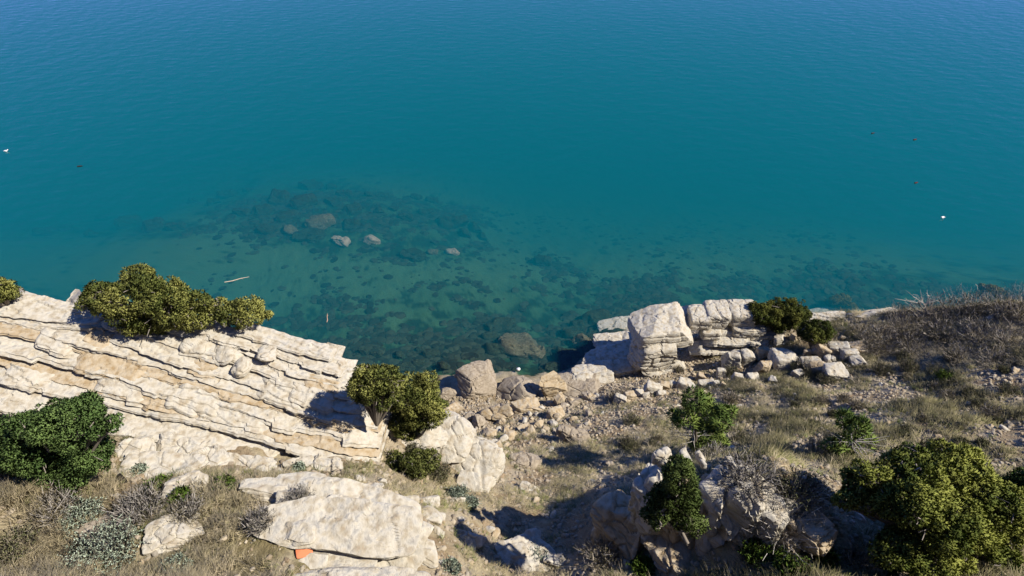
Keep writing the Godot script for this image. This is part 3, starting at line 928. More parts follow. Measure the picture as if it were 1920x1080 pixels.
func make_pinnacle() -> void:
	var at := pz(1320, 1040, 6.0)
	at.y = hgt(at.x, at.z) - 0.2
	var t := thing("rock_pinnacle", at, "shaded grey-brown rock of upright ribs with a juniper hanging down its front", "rock outcrop")
	var w := 12.2 / FOCAL
	for e in [[1212, 955, 52, 2.3, 1.0, 6.95, 0.06], [1240, 955, 48, 2.6, 1.0, 6.85, 0.03], [1270, 958, 50, 2.6, 1.0, 6.75, 0.0], [1302, 968, 46, 2.4, 1.0, 6.65, -0.02], [1332, 965, 50, 2.4, 1.0, 6.52, 0.02], [1364, 965, 50, 2.4, 1.0, 6.4, 0.0], [1396, 968, 52, 2.2, 1.0, 6.28, 0.02], [1428, 985, 56, 1.8, 0.9, 6.1, 0.0], [1462, 1005, 60, 1.2, 0.9, 5.9, 0.0], [1510, 1000, 60, 0.9, 0.7, 5.75, 0.05], [1170, 1000, 90, 1.7, 1.1, 6.95, 0.15], [1255, 1045, 80, 0.7, 0.7, 6.1, 0.1]]:
		part("rock_rib", rock_mesh(Vector3(e[2] * w * 1.3, e[3], e[4]), 32, 7.0, int(e[0]), {"rough": 0.04, "crack": 0.07, "cell": 0.5, "strata": 0.04, "bed": 0.6, "cuts": 2, "taper": 0.06, "chip": 1.6}), M.pale if int(e[0]) % 4 == 0 else M.ochre, t, pz(e[0], e[1], e[5]) - at, Vector3(0.0, -0.85, e[6]))
	for e in [[1243, 862, 36, 0.45, 6.7], [1284, 860, 22, 0.45, 6.8], [1368, 868, 14, 0.3, 6.8], [1316, 862, 16, 0.25, 6.8]]:
		part("top_stone", rock_mesh(Vector3(e[2] * w, e[3], 0.35), 14, 4.0, int(e[0]), {"cuts": 7, "crack": 0.03, "cell": 0.3}), M.pale, t, pz(e[0], e[1], e[4]) - at, Vector3(0.1, 0.3, 0.1))

func make_seabed() -> void:
	var k := 0
	var proto: Array[ArrayMesh] = []
	for s in 5:
		proto.append(rock_mesh(Vector3(1.0, 0.5, 0.75), 12, 3.0, 900 + s, {"rough": 0.1, "crack": 0.05, "cell": 0.5, "cuts": 6}))
	var special := {"637453": "pale rounded boulder lying alone on the green sand, streaked white", "697453": "pale egg-like boulder next to the white-streaked submerged boulder", "600424": "large tawny submerged boulder at the middle of the reef", "850473": "thin pale submerged slab beside a small dark rock", "980652": "large laminated brown rock just under the water off the stack", "940613": "broad dark rock submerged behind the laminated brown rock", "1118603": "long dark rock submerged off the waterline shelves", "583350": "largest dark boulder at the reef's outer edge"}
	for e in [[583, 350, 54, 0], [620, 352, 20, 0], [520, 376, 52, 0], [645, 366, 32, 0], [690, 367, 22, 0], [715, 367, 24, 0], [782, 370, 24, 0], [813, 377, 30, 0], [800, 397, 30, 0], [712, 396, 24, 0], [738, 391, 22, 0], [600, 424, 56, 1], [655, 424, 40, 0], [637, 453, 38, 2], [697, 453, 34, 2],
			[775, 480, 52, 0], [812, 472, 22, 1], [850, 473, 28, 2], [850, 420, 60, 0], [905, 446, 24, 0], [815, 455, 20, 0], [540, 412, 44, 0], [490, 398, 42, 0], [452, 400, 34, 0], [540, 436, 40, 1], [580, 444, 64, 0], [505, 430, 40, 0], [430, 366, 42, 0], [402, 379, 26, 0], [360, 377, 20, 0], [465, 357, 22, 0],
			[240, 424, 46, 0], [285, 426, 46, 0], [330, 428, 38, 0], [188, 411, 28, 0], [8, 404, 22, 0], [125, 428, 26, 0], [90, 437, 42, 0], [175, 440, 32, 0], [890, 430, 34, 0], [625, 380, 40, 0], [570, 385, 50, 0], [660, 395, 36, 0], [760, 410, 30, 0], [870, 440, 30, 0],
			[940, 613, 64, 0], [918, 630, 34, 0], [980, 652, 92, 1], [935, 656, 52, 0], [962, 634, 40, 0], [1000, 664, 50, 1], [808, 666, 32, 0], [1118, 603, 60, 0], [705, 665, 22, 0], [747, 668, 24, 0], [762, 690, 40, 0], [785, 680, 26, 0], [1075, 625, 44, 0], [1060, 660, 34, 0], [1092, 642, 40, 1], [740, 690, 24, 0], [1015, 494, 36, 0], [1080, 612, 30, 0], [680, 660, 20, 0], [830, 690, 30, 0], [1040, 690, 40, 0], [790, 655, 20, 0]]:
		var p := pg(e[0], e[1], 0.1)
		var w: float = e[2] * depth_of(p) / FOCAL
		var key := "%d%d" % [e[0], e[1]]
		var o := solo("submerged_boulder", proto[k % 5], [M.weed, M.brown, M.grey][e[3]], p, Vector3(0, rng.randf_range(-0.4, 0.4) + (PI if k % 2 else 0.0), rng.randf_range(-0.1, 0.1)), special.get(key, "dark weed-grown boulder lying submerged on the seabed"), "boulder", "" if special.has(key) else "dark boulders under water")
		o.scale = Vector3(w, maxf(w * rng.randf_range(1.0, 1.5), 0.9), w)
		k += 1
	# weed and cobbles that nobody could count
	var mm := MultiMesh.new()
	mm.transform_format = MultiMesh.TRANSFORM_3D
	mm.use_colors = true
	mm.mesh = rock_mesh(Vector3(1.0, 0.5, 0.7), 4, 2.6, 77, {"crack": 0.0, "cuts": 4})
	var list := []
	for i in 120000:
		var x := rng.randf_range(-26, 30)
		var z := rng.randf_range(-46, -19)
		var y := hgt(x, z)
		if y > -0.35 or y < -6.5:
			continue
		var q := proj(Vector3(x, y, z))
		if q.x < -60 or q.x > 1980:
			continue
		var d := n_fbm.get_noise_2d(x * 0.9 + 20.0, z * 0.9) + 0.6 * n_soft.get_noise_2d(x * 1.4, z * 1.4)
		var want := weed_bed(q, n_fbm.get_noise_2d(x * 0.5 + 11.0, z * 0.5)) * smoothstep(-0.2, 0.35, d) + 0.03 * smoothstep(0.0, 0.3, d)
		if rng.randf() < want * 0.8:
			list.append([x, y, z])
	mm.instance_count = list.size()
	for i in list.size():
		var e: Array = list[i]
		var s := 0.16 + 0.6 * pow(rng.randf(), 1.6)
		mm.set_instance_transform(i, Transform3D(Basis(Vector3.UP, rng.randf() * TAU).scaled(Vector3(s, s * 0.5, s * rng.randf_range(0.6, 1.2))), Vector3(e[0], e[1] + 0.02, e[2])))
		var g := rng.randf_range(0.012, 0.045)
		mm.set_instance_color(i, Color(g * 0.7, g, g * 0.6))
	var o := MultiMeshInstance3D.new()
	o.multimesh = mm
	o.material_override = M.pebble
	o.set_meta("label", "dark weed and cobbles strewn over the shallow seabed")
	o.set_meta("category", "seaweed")
	setting(o, "seaweed", "stuff")

# ------------------------------------------------------------------ plants
const OLIVE0 := Color(0.075, 0.095, 0.024)
const OLIVE1 := Color(0.27, 0.27, 0.08)
const GREEN0 := Color(0.055, 0.10, 0.03)
const GREEN1 := Color(0.15, 0.22, 0.07)

# A juniper: lobes given as pixels of the photograph (x, y, width, height), all standing on the ground near its foot
func juniper(called: String, foot: Vector2, lobes_px: Array, sd: int, c0: Color, c1: Color, label: String, o := {}) -> Node3D:
	var at := pg(foot.x, foot.y)
	if o.has("z"):
		at = pz(foot.x, foot.y, o.z)
	elif o.has("face"):
		at = face_plane(foot.x, foot.y)
	var t := thing(called, at, label, o.get("category", "bush"), o.get("group", ""))
	var lobes := []
	var dz: float = o.get("dz", 0.0)
	for l in lobes_px:
		var c := pz(l[0], l[1], -at.z + dz + (l[4] if l.size() > 4 else 0.0))
		var w: float = l[2] * depth_of(c) / FOCAL
		var h: float = l[3] * depth_of(c) / FOCAL
		lobes.append([c - at, Vector3(w * 0.5, h * 0.48, w * 0.42)])
	var r := RandomNumberGenerator.new()
	r.seed = sd
	var v := PackedVector3Array()
	var nr := PackedVector3Array()
	var co := PackedColorArray()
	for l in lobes.duplicate():
		for k in 4:
			var d := Vector3(r.randfn(), r.randfn() * 0.6 + 0.2, r.randfn()).normalized()
			lobes.append([l[0] + d * l[1] * r.randf_range(0.75, 0.98), l[1] * r.randf_range(0.28, 0.5)])
	var v2 := PackedVector3Array()
	var nr2 := PackedVector3Array()
	var co2 := PackedColorArray()
	for l in lobes:
		var c: Vector3 = l[0]
		var bend := Vector3(r.randfn(), 0.4, r.randfn()) * 0.12
		tube(v, nr, co, [Vector3(0, -0.15, 0), c * 0.45 + bend, c], [0.05, 0.035, 0.02], Color(0.19, 0.165, 0.14))
		for k in 5:
			var e: Vector3 = l[1]
			var q := c + Vector3(r.randfn(), r.randfn() * 0.7, r.randfn()).normalized() * e * r.randf_range(0.8, 1.25)
			var m := c.lerp(q, 0.5) + Vector3(r.randfn(), r.randfn(), r.randfn()) * 0.06
			tube(v2, nr2, co2, [c * r.randf_range(0.6, 1.0), m, q], [0.024, 0.016, 0.007], Color(0.24, 0.215, 0.19), 4)
	var stem := part("stem", flat_mesh(v, nr, co), M.bark, t)
	part("branch", flat_mesh(v2, nr2, co2), M.bark, stem)
	part("crown", foliage_mesh(lobes, o.get("dense", 52.0), o.get("clump", 0.11), o.get("leaves", 84), o.get("leaf", 0.042), sd, c0, c1, o.get("droop", 0.0)), M.leaf, t)
	return t

func make_bushes() -> void:
	juniper("juniper_bush", Vector2(300, 606), [[252, 556, 130, 62], [205, 556, 80, 34], [320, 572, 105, 66], [290, 590, 110, 40], [365, 594, 66, 36], [312, 612, 34, 26], [175, 560, 50, 26]], 11, OLIVE0, OLIVE1, "wide yellow-green juniper sprawling over the top edge of the bedded outcrop", {"face": true})
	juniper("juniper_bush", Vector2(450, 603), [[465, 588, 70, 42], [420, 584, 60, 26], [440, 590, 60, 30]], 12, OLIVE0, OLIVE1, "low yellow-green juniper at the outcrop's crest beside the wide sprawling one", {"face": true})
	juniper("juniper_bush", Vector2(8, 565), [[2, 548, 54, 40], [-30, 548, 70, 44]], 13, OLIVE0, OLIVE1, "small yellow-green juniper on the bare rubble at the crest's far end", {"face": true})
	juniper("juniper_bush", Vector2(705, 790), [[695, 714, 80, 60], [720, 738, 70, 54], [675, 735, 40, 44], [740, 718, 40, 36]], 14, OLIVE0, OLIVE1, "yellow-green juniper with a bare grey trunk leaning from the cleft rock", {"z": 9.4})
	juniper("juniper_bush", Vector2(770, 822), [[775, 745, 92, 76], [790, 775, 80, 70], [760, 790, 60, 54], [742, 745, 60, 50], [772, 808, 44, 28]], 15, OLIVE0, OLIVE1, "round yellow-green juniper above the shore boulders beside the whitish hump")
	juniper("juniper_bush", Vector2(775, 886), [[785, 866, 66, 36], [750, 876, 52, 32], [808, 862, 30, 34]], 16, Color(0.05, 0.07, 0.02), Color(0.16, 0.17, 0.05), "small light green shrub on the sandy patch below the paired junipers")
	juniper("juniper_bush", Vector2(120, 890), [[130, 790, 120, 70], [70, 830, 120, 100], [165, 850, 90, 66], [20, 850, 90, 110], [120, 870, 110, 70], [48, 795, 50, 34], [200, 796, 34, 28], [40, 895, 90, 40]], 17, GREEN0, GREEN1, "broad deep green juniper against the foot of the bedded outcrop", {"leaf": 0.036, "clump": 0.095, "dense": 105.0, "leaves": 70})
	juniper("juniper_bush", Vector2(1470, 618), [[1435, 590, 54, 44], [1475, 585, 60, 50], [1460, 600, 70, 34], [1495, 592, 34, 44]], 18, Color(0.035, 0.05, 0.01), Color(0.12, 0.125, 0.03), "spreading dark olive juniper on top of the bedded wall", {"droop": -0.5})
	juniper("juniper_bush", Vector2(1525, 654), [[1527, 625, 50, 48], [1545, 620, 24, 36], [1508, 628, 26, 36]], 19, Color(0.035, 0.05, 0.01), Color(0.12, 0.125, 0.03), "compact dark olive juniper above the tumbled blocks", {"droop": -0.5})
	juniper("juniper_bush", Vector2(1580, 576), [[1580, 566, 40, 18], [1568, 566, 20, 14]], 20, Color(0.05, 0.055, 0.012), Color(0.15, 0.13, 0.03), "tiny olive juniper alone on the pale crest")
	juniper("juniper_bush", Vector2(1860, 558), [[1855, 547, 40, 22], [1872, 550, 28, 18]], 21, Color(0.05, 0.055, 0.012), Color(0.15, 0.13, 0.03), "small olive juniper poking out of the brown thicket on the hilltop")
	juniper("juniper_bush", Vector2(1730, 1030), [[1735, 905, 150, 80, 0.4], [1815, 920, 150, 100, 0.3], [1690, 945, 110, 100], [1770, 975, 150, 100, -0.2], [1690, 1025, 90, 60, -0.4], [1850, 975, 110, 90], [1640, 893, 60, 26, 0.5], [1610, 905, 60, 24, 0.6], [1800, 878, 120, 34, 0.6], [1745, 1045, 110, 50, -0.5], [1855, 1025, 80, 50, -0.3], [1600, 935, 60, 50, 0.4], [1720, 876, 80, 26, 0.6]], 22, Color(0.07, 0.095, 0.02), Color(0.225, 0.24, 0.055), "huge sunlit olive-green juniper casting black shade beside the rock pinnacle", {"dense": 70.0, "clump": 0.10, "leaf": 0.04, "leaves": 74, "dz": -0.2})
	juniper("juniper_bush", Vector2(1915, 990), [[1905, 925, 80, 110], [1945, 950, 90, 110], [1890, 960, 50, 60]], 23, GREEN0, Color(0.07, 0.10, 0.03), "darker green juniper behind the huge sunlit one", {"dense": 80.0, "leaf": 0.038})
	juniper("juniper_bush", Vector2(1275, 985), [[1275, 900, 76, 70], [1285, 930, 64, 60], [1255, 925, 56, 50], [1236, 960, 44, 62, -0.1], [1280, 965, 50, 50, -0.1], [1300, 985, 34, 36, -0.15], [1240, 940, 40, 40]], 24, Color(0.035, 0.055, 0.014), Color(0.10, 0.135, 0.04), "green juniper hanging down the front of the shaded rock pinnacle", {"z": 5.75, "dense": 115.0, "clump": 0.085, "leaf": 0.034, "leaves": 60})
	# pines: an open crown round a bare trunk
	pine(Vector2(1300, 852), [[1300, 750, 34, 40], [1320, 770, 50, 40], [1345, 790, 60, 44], [1280, 790, 34, 24], [1330, 815, 50, 34], [1360, 780, 34, 28], [1262, 785, 24, 16], [1310, 835, 36, 18], [1345, 830, 40, 22]], 31, "young open pine with dead grey lower twigs above the shaded pinnacle")
	pine(Vector2(1590, 850), [[1585, 790, 34, 28], [1605, 805, 50, 40], [1590, 830, 44, 26], [1615, 825, 36, 26], [1565, 846, 40, 18]], 32, "small bright green pine on the scrubby slope above the huge juniper")

func pine(foot: Vector2, lobes_px: Array, sd: int, label: String) -> void:
	var at := pg(foot.x, foot.y)
	var t := thing("pine_tree", at, label, "tree")
	var r := RandomNumberGenerator.new()
	r.seed = sd
	var v := PackedVector3Array()
	var nr := PackedVector3Array()
	var co := PackedColorArray()
	var lobes := []
	var top := Vector3.ZERO
	for l in lobes_px:
		var c := pz(l[0], l[1], -at.z + r.randf_range(-0.3, 0.4)) - at
		var w: float = l[2] * depth_of(at) / FOCAL
		var h: float = l[3] * depth_of(at) / FOCAL
		lobes.append([c, Vector3(w * 0.5, h * 0.5, w * 0.5)])
		if c.y > top.y:
			top = c
	tube(v, nr, co, [Vector3(0, -0.2, 0), top * 0.35 + Vector3(0.08, 0, 0), top * 0.7 + Vector3(0.03, 0, 0.03), top], [0.07, 0.05, 0.035, 0.012], Color(0.13, 0.11, 0.09), 6)
	part("trunk", flat_mesh(v, nr, co), M.bark, t)
	v = PackedVector3Array()
	nr = PackedVector3Array()
	co = PackedColorArray()
	for l in lobes:
		var s := top * clampf(l[0].y / top.y * 0.85, 0.1, 1.0)
		tube(v, nr, co, [s, s.lerp(l[0], 0.5) + Vector3(0, -0.04, 0), l[0]], [0.028, 0.02, 0.01], Color(0.20, 0.18, 0.16), 4)
	var br := part("branch", flat_mesh(v, nr, co), M.bark, t)
	v = PackedVector3Array()
	nr = PackedVector3Array()
	co = PackedColorArray()
	for k in 34:
		var s := top * r.randf_range(0.08, 0.6)
		var az := r.randf() * TAU
		var q := s + Vector3(cos(az), r.randf_range(-0.25, 0.35), sin(az)) * r.randf_range(0.3, 0.9)
		tube(v, nr, co, [s, s.lerp(q, 0.5) + Vector3(r.randfn(), r.randfn(), r.randfn()) * 0.05, q], [0.013, 0.009, 0.005], Color(0.33, 0.31, 0.29), 3)
	part("dead_twig", flat_mesh(v, nr, co), M.bark, br)
	part("crown", foliage_mesh(lobes, 17.0, 0.12, 70, 0.12, sd, Color(0.06, 0.10, 0.025), Color(0.17, 0.22, 0.055), 0.0, 0.13), M.leaf, t)

func shrub(called: String, px: float, py: float, wpx: float, hw: float, kind: int, sd: int, label: String, group := "", z := 0.0) -> void:
	var at := pg(px, py) if z == 0.0 else pz(px, py, z)
	var w := wpx * depth_of(at) / FOCAL
	var mesh: Array
	match kind:
		0: mesh = twig_mesh(w * 0.5, w * hw, 300, sd, Color(0.26, 0.235, 0.21), Color(0.42, 0.39, 0.36), 2, 0.022, Color(0.20, 0.19, 0.14), Color(0.27, 0.26, 0.2))     # grey bare
		1: mesh = twig_mesh(w * 0.5, w * hw, 190, sd, Color(0.20, 0.20, 0.15), Color(0.27, 0.28, 0.22), 16, 0.034, Color(0.30, 0.37, 0.27), Color(0.48, 0.55, 0.44))      # silvery leaves
		2: mesh = twig_mesh(w * 0.5, w * hw, 200, sd, Color(0.31, 0.27, 0.225), Color(0.5, 0.45, 0.39), 3, 0.03, Color(0.19, 0.17, 0.08), Color(0.32, 0.275, 0.16))   # brown thicket
		3: mesh = twig_mesh(w * 0.5, w * hw, 120, sd, Color(0.10, 0.11, 0.04), Color(0.15, 0.16, 0.06), 14, 0.05, Color(0.06, 0.11, 0.02), Color(0.15, 0.22, 0.04))      # fresh green
		4: mesh = twig_mesh(w * 0.5, w * hw, 200, sd, Color(0.17, 0.15, 0.12), Color(0.28, 0.25, 0.21), 7, 0.028, Color(0.13, 0.145, 0.06), Color(0.25, 0.245, 0.13))     # grey green
	var t := thing(called, at, label, "shrub" if kind != 3 else "plant", group)
	part("twigs", mesh[0], M.twig, t)
	part("leaves", mesh[1], M.twig, t)

func make_shrubs() -> void:
	var k := 0
	for e in [
		["silver_shrub", 205, 1050, 130, 0.55, 1, "largest silvery green shrub in the dry grass, long soft leaves"], ["silver_shrub", 155, 975, 80, 0.4, 1, "blue-grey silvery shrub beside the low weathered slab"], ["silver_shrub", 330, 1072, 60, 0.45, 1, "small silvery shrub growing out of the layered tan ledge"],
		["silver_shrub", 262, 886, 30, 0.5, 1, "tuft of silvery leaves in a notch of the long low cream slab"], ["silver_shrub", 858, 930, 40, 0.5, 1, "silvery plant below the overhang of the whitish hump"], ["silver_shrub", 880, 950, 36, 0.6, 1, "bluish silvery plant beside the tan block"], ["silver_shrub", 1005, 1048, 44, 0.7, 1, "white-leaved plant growing over the long thin ledge"],
		["silver_shrub", 845, 1068, 40, 0.4, 1, "low white-leaved plant on the bank by the shaded hollow"], ["silver_shrub", 560, 880, 26, 0.5, 1, "small grey-green tuft on the thin ledge"], ["silver_shrub", 20, 745, 40, 0.45, 1, "dark grey-green tuft on a ledge of the bedded outcrop"], ["silver_shrub", 310, 728, 22, 0.9, 3, "little yellow-green tuft rooted in a joint of the bedded outcrop"],
		["grey_shrub", 110, 960, 100, 0.45, 0, "grey bare shrub behind the blue-grey silvery shrub"], ["grey_shrub", 265, 965, 110, 0.5, 0, "grey-violet twiggy shrub above the largest silvery shrub"], ["grey_shrub", 560, 945, 70, 0.4, 0, "dry grey tuft on the upper bed of the pale outcrop"], ["grey_shrub", 655, 975, 66, 0.4, 0, "violet-grey cushion on the lip of the pale outcrop"], ["grey_shrub", 490, 985, 60, 0.6, 0, "grey dead shrub at the pale outcrop's grassy end"],
		["grey_shrub", 350, 965, 70, 0.5, 0, "pale grey shrub over the layered tan ledge"], ["grey_shrub", 590, 785, 46, 0.4, 0, "dry cushion in a hollow of the bedded outcrop"], ["grey_shrub", 40, 900, 80, 0.5, 0, "pale bare shrub in front of the broad deep green juniper"], ["green_shrub", 130, 930, 46, 0.6, 3, "bright green leafy plant at the foot of the broad deep green juniper"], ["green_shrub", 300, 915, 46, 0.5, 3, "low green plant beside the half buried grey slab"],
		["green_shrub", 340, 935, 40, 0.5, 3, "yellowish green plant below the half buried grey slab"], ["green_shrub", 420, 915, 50, 0.4, 3, "mid green plant on the grassy ledge"], ["green_shrub", 30, 1030, 90, 0.4, 4, "dark green-grey mat of leaves in the grass corner"], ["green_shrub", 825, 895, 50, 0.7, 4, "dull green upright bush by the whitish hump"], ["grey_shrub", 775, 850, 40, 0.5, 4, "grey-green dwarf bush behind the small light green shrub"],
		["grey_shrub", 1458, 985, 150, 0.6, 0, "big silvery grey bare shrub spilling over the pinnacle's shoulder", 5.95], ["grey_shrub", 1400, 905, 120, 0.4, 0, "violet-grey bare shrub on top of the pinnacle", 6.45], ["grey_shrub", 1500, 925, 110, 0.4, 4, "grey-green scrub behind the big silvery grey shrub", 6.3], ["grey_shrub", 1345, 862, 70, 0.4, 0, "thin dead twigs behind the pinnacle's white top stones"], ["grey_shrub", 1540, 850, 70, 0.5, 2, "brown dry shrub on the slope by the small pine"],
		["green_shrub", 1540, 1050, 50, 0.8, 3, "bright green plant in the shade below the huge juniper"], ["green_shrub", 1420, 1045, 60, 0.6, 3, "leafy green plant at the pinnacle's shaded foot"], ["green_shrub", 1660, 1062, 50, 0.6, 3, "fresh green plant under the skirts of the huge juniper"], ["green_shrub", 1870, 1062, 70, 0.5, 3, "grassy green plant at the huge juniper's sunny side"], ["green_shrub", 1205, 1068, 46, 0.6, 3, "yellow-green shoots in front of the pinnacle"],
		["green_shrub", 1480, 1072, 70, 0.5, 3, "low green plants among dead twigs below the pinnacle"], ["grey_shrub", 1130, 1050, 90, 0.5, 2, "dead brown grass bush beside the shaded hollow"], ["grey_shrub", 1610, 1066, 80, 0.5, 2, "dark bare twigs under the huge juniper"], ["grey_shrub", 1870, 1010, 80, 0.5, 2, "dry twigs between the two big junipers"], ["green_shrub", 1770, 716, 36, 0.7, 3, "small bright green bush alone on the brown slope"], ["green_shrub", 1580, 858, 50, 0.5, 3, "light green plant in front of the small pine"]]:
		shrub(e[0], e[1], e[2], e[3], e[4], e[5], 700 + k, e[6], "", e[7] if e.size() > 7 else 0.0)
		k += 1
	for e in [[1660, 636, 80, 0.3], [1700, 618, 90, 0.34], [1745, 596, 90, 0.36], [1790, 590, 90, 0.36], [1835, 586, 100, 0.36], [1880, 588, 100, 0.36], [1925, 592, 100, 0.36], [1770, 630, 110, 0.26], [1840, 634, 110, 0.28], [1900, 644, 110, 0.28], [1640, 650, 70, 0.28], [1720, 655, 100, 0.24], [1880, 684, 110, 0.22], [1810, 674, 100, 0.2], [1690, 590, 60, 0.3], [1615, 625, 60, 0.24], [1925, 566, 90, 0.3], [1870, 568, 80, 0.3], [1750, 575, 70, 0.3], [1810, 565, 80, 0.3]]:
		shrub("thicket_shrub", e[0], e[1], e[2], e[3], 2, 900 + k, "brown leafless shrub in the dense thicket on the hilltop", "shrubs of the brown hilltop thicket")
		k += 1
	for q in 46:
		var px := rng.randf_range(1120, 1900)
		var py := lerpf(700.0 - (px - 1120) * 0.06, 850.0, rng.randf())
		shrub("dwarf_shrub", px, py, rng.randf_range(18, 46), rng.randf_range(0.4, 0.65), 4 if q % 3 else 2, 1200 + q, "knee-high olive-grey dwarf shrub on the stony slope below the bedded wall", "dwarf shrubs on the stony slope")
	# bare branches against the water
	var at := pg(1740, 590)
	var t := thing("bare_shrub", at, "bleached bare branches sticking out of the thicket against the water", "shrub")
	var r := RandomNumberGenerator.new()
	r.seed = 5
	var v := PackedVector3Array()
	var nr := PackedVector3Array()
	var co := PackedColorArray()
	for e in [[1695, 563], [1712, 556], [1728, 560], [1745, 552], [1742, 566], [1772, 548], [1705, 570]]:
		var q := pz(e[0], e[1], -at.z) - at
		var m := q * 0.5 + Vector3(r.randfn(), r.randfn(), r.randfn()) * 0.15
		tube(v, nr, co, [Vector3(0, -0.1, 0), m, q], [0.03, 0.02, 0.008], Color(0.36, 0.33, 0.30), 4)
		for j in 6:
			var s := m.lerp(q, r.randf())
			tube(v, nr, co, [s, s + Vector3(r.randfn(), r.randf() * 0.8, r.randfn()) * 0.3], [0.012, 0.004], Color(0.36, 0.33, 0.30), 3)
	part("branch", flat_mesh(v, nr, co), M.bark, t)

func in_poly(q: Vector2, poly: PackedVector2Array) -> bool:
	return Geometry2D.is_point_in_polygon(q, poly)

func scatter(called: String, meshes: Array, spots: Array, mat: Material, label: String, category: String) -> void:
	for m in meshes.size():
		var mine := []
		for i in spots.size():
			if i % meshes.size() == m:
				mine.append(spots[i])
		var mm := MultiMesh.new()
		mm.transform_format = MultiMesh.TRANSFORM_3D
		mm.use_colors = true
		mm.mesh = meshes[m]
		mm.instance_count = mine.size()
		for i in mine.size():
			mm.set_instance_transform(i, mine[i][0])
			mm.set_instance_color(i, mine[i][1])
		var o := MultiMeshInstance3D.new()
		o.multimesh = mm
		o.material_override = mat
		o.set_meta("label", label)
		o.set_meta("category", category)
		setting(o, called, "stuff")

func make_cover() -> void:
	var outcrop := PackedVector2Array([Vector2(-300, 500), Vector2(420, 560), Vector2(640, 650), Vector2(700, 860), Vector2(500, 862), Vector2(200, 815), Vector2(-300, 780)])
	var pale := PackedVector2Array([Vector2(500, 915), Vector2(690, 930), Vector2(790, 990), Vector2(825, 1060), Vector2(560, 1060), Vector2(500, 1000)])
	var dry := []
	var green := []
	var matty := []
	var stones := []
	var big := []
	var count := 0
	for i in 260000:
		var x := rng.randf_range(-18, 25)
		var z := rng.randf_range(-24, -3.8)
		var y := base_h(x, z)
		if y < 0.35:
			continue
		y = hgt(x, z)
		var q := proj(Vector3(x, y, z))
		if q.x < -220 or q.x > 2140 or q.y > 1230 or in_poly(q, pale):
			continue
		var rock := in_poly(q, outcrop)
		var d := n_fbm.get_noise_2d(x * 1.7 + 9.0, z * 1.7)
		var d2 := n_fbm.get_noise_2d(x * 3.1 - 40.0, z * 3.1)
		var left := smoothstep(640.0, 480.0, q.x) * smoothstep(880.0, 930.0, q.y)
		var slope := smoothstep(1000.0, 1250.0, q.x) 
		var beach := smoothstep(3.6, 1.6, y)
		var pick := rng.randf()
		var turn := Basis(Vector3.UP, rng.randf() * TAU)
		var s := rng.randf_range(0.6, 1.25)
		var p := Vector3(x, y, z)
		if rock:
			if pick > 0.97 and q.y < 610 and q.x < 300:
				dry.append([Transform3D(turn.scaled(Vector3.ONE * s * 0.7), p), Color(0.34, 0.29, 0.2)])
			continue
		var want_dry := (0.05 + 0.41 * left) * smoothstep(-0.35, 0.25, d + d2 * 0.6) * (1.0 - beach)
		var want_green := (0.07 + 0.05 * left) * smoothstep(-0.05, 0.25, d2) * (1.0 - beach)
		var want_mat := (0.08 + 0.12 * slope) * smoothstep(-0.2, 0.25, d + d2 * 0.9) * (1.0 - beach * 0.9)
		var want_stone := 0.30 + 0.2 * smoothstep(0.15, -0.3, d + d2) + 0.34 * beach * (1.0 if q.x < 1300 else 0.4)
		if q.x > 1600 and q.y < 690:
			want_dry = 0.35
		if left > 0.5:
			want_stone *= 0.3
		if pick < want_dry:
			var c := Color(0.50, 0.42, 0.28).lerp(Color(0.38, 0.33, 0.19), rng.randf()).lerp(Color(0.42, 0.35, 0.27), rng.randf() * 0.5)
			dry.append([Transform3D(turn.scaled(Vector3(s, s * (1.1 if left > 0.5 else 0.45), s)), p), c])
		elif pick < want_dry + want_green:
			green.append([Transform3D(turn.scaled(Vector3.ONE * s * 0.75), p), Color(0.15, 0.19, 0.05).lerp(Color(0.27, 0.27, 0.11), rng.randf())])
		elif pick < want_dry + want_green + want_mat and d2 + d > 0.22 and slope > 0.3 and q.x > 1300:
			var s2 := rng.randf_range(1.0, 1.9)
			matty.append([Transform3D(turn.scaled(Vector3(s2 * 0.9, s2 * 1.3, s2 * 0.9)), p), Color(0.13, 0.125, 0.055).lerp(Color(0.27, 0.235, 0.14), rng.randf())])
		elif pick < want_dry + want_green + want_mat:
			matty.append([Transform3D(turn.scaled(Vector3(s, s * rng.randf_range(0.6, 1.2), s)), p), Color(0.20, 0.185, 0.09).lerp(Color(0.40, 0.34, 0.22), pow(rng.randf(), 0.8)).lerp(Color(0.22, 0.20, 0.09), rng.randf() * 0.7)])
		elif pick < want_dry + want_green + want_mat + want_stone:
			var g := rng.randf_range(0.75, 1.15)
			var c := Color(0.36, 0.305, 0.22).lerp(Color(0.26, 0.18, 0.10), rng.randf() * 0.8).lerp(Color(0.27, 0.255, 0.225), rng.randf() * 0.6) * g
			var w := 0.022 + 0.11 * pow(rng.randf(), 4.0)
			count += 1
			if count % 9 == 0 and q.x > 640 and q.x < 1910 and q.y < 1070 and big.size() < 300:
				big.append([p, rng.randf_range(0.10, 0.26), rng.randf() * TAU])
			else:
				stones.append([Transform3D(Basis.from_euler(Vector3(rng.randf() * 0.6, rng.randf() * TAU, rng.randf() * 0.6)).scaled(Vector3(w, w * 0.8, w)), p + Vector3(0, w * 0.15, 0)), c])
	print("cover ", dry.size(), " ", green.size(), " ", matty.size(), " ", stones.size(), " ", big.size())
	scatter("dry_grass", [grass_mesh(30, 0.12, 0.26, 0.8, 0.0045, 1), grass_mesh(26, 0.15, 0.22, 1.1, 0.005, 2), grass_mesh(22, 0.09, 0.32, 0.6, 0.004, 3)], dry, M.grass, "straw-coloured dry grass over the banks", "grass")
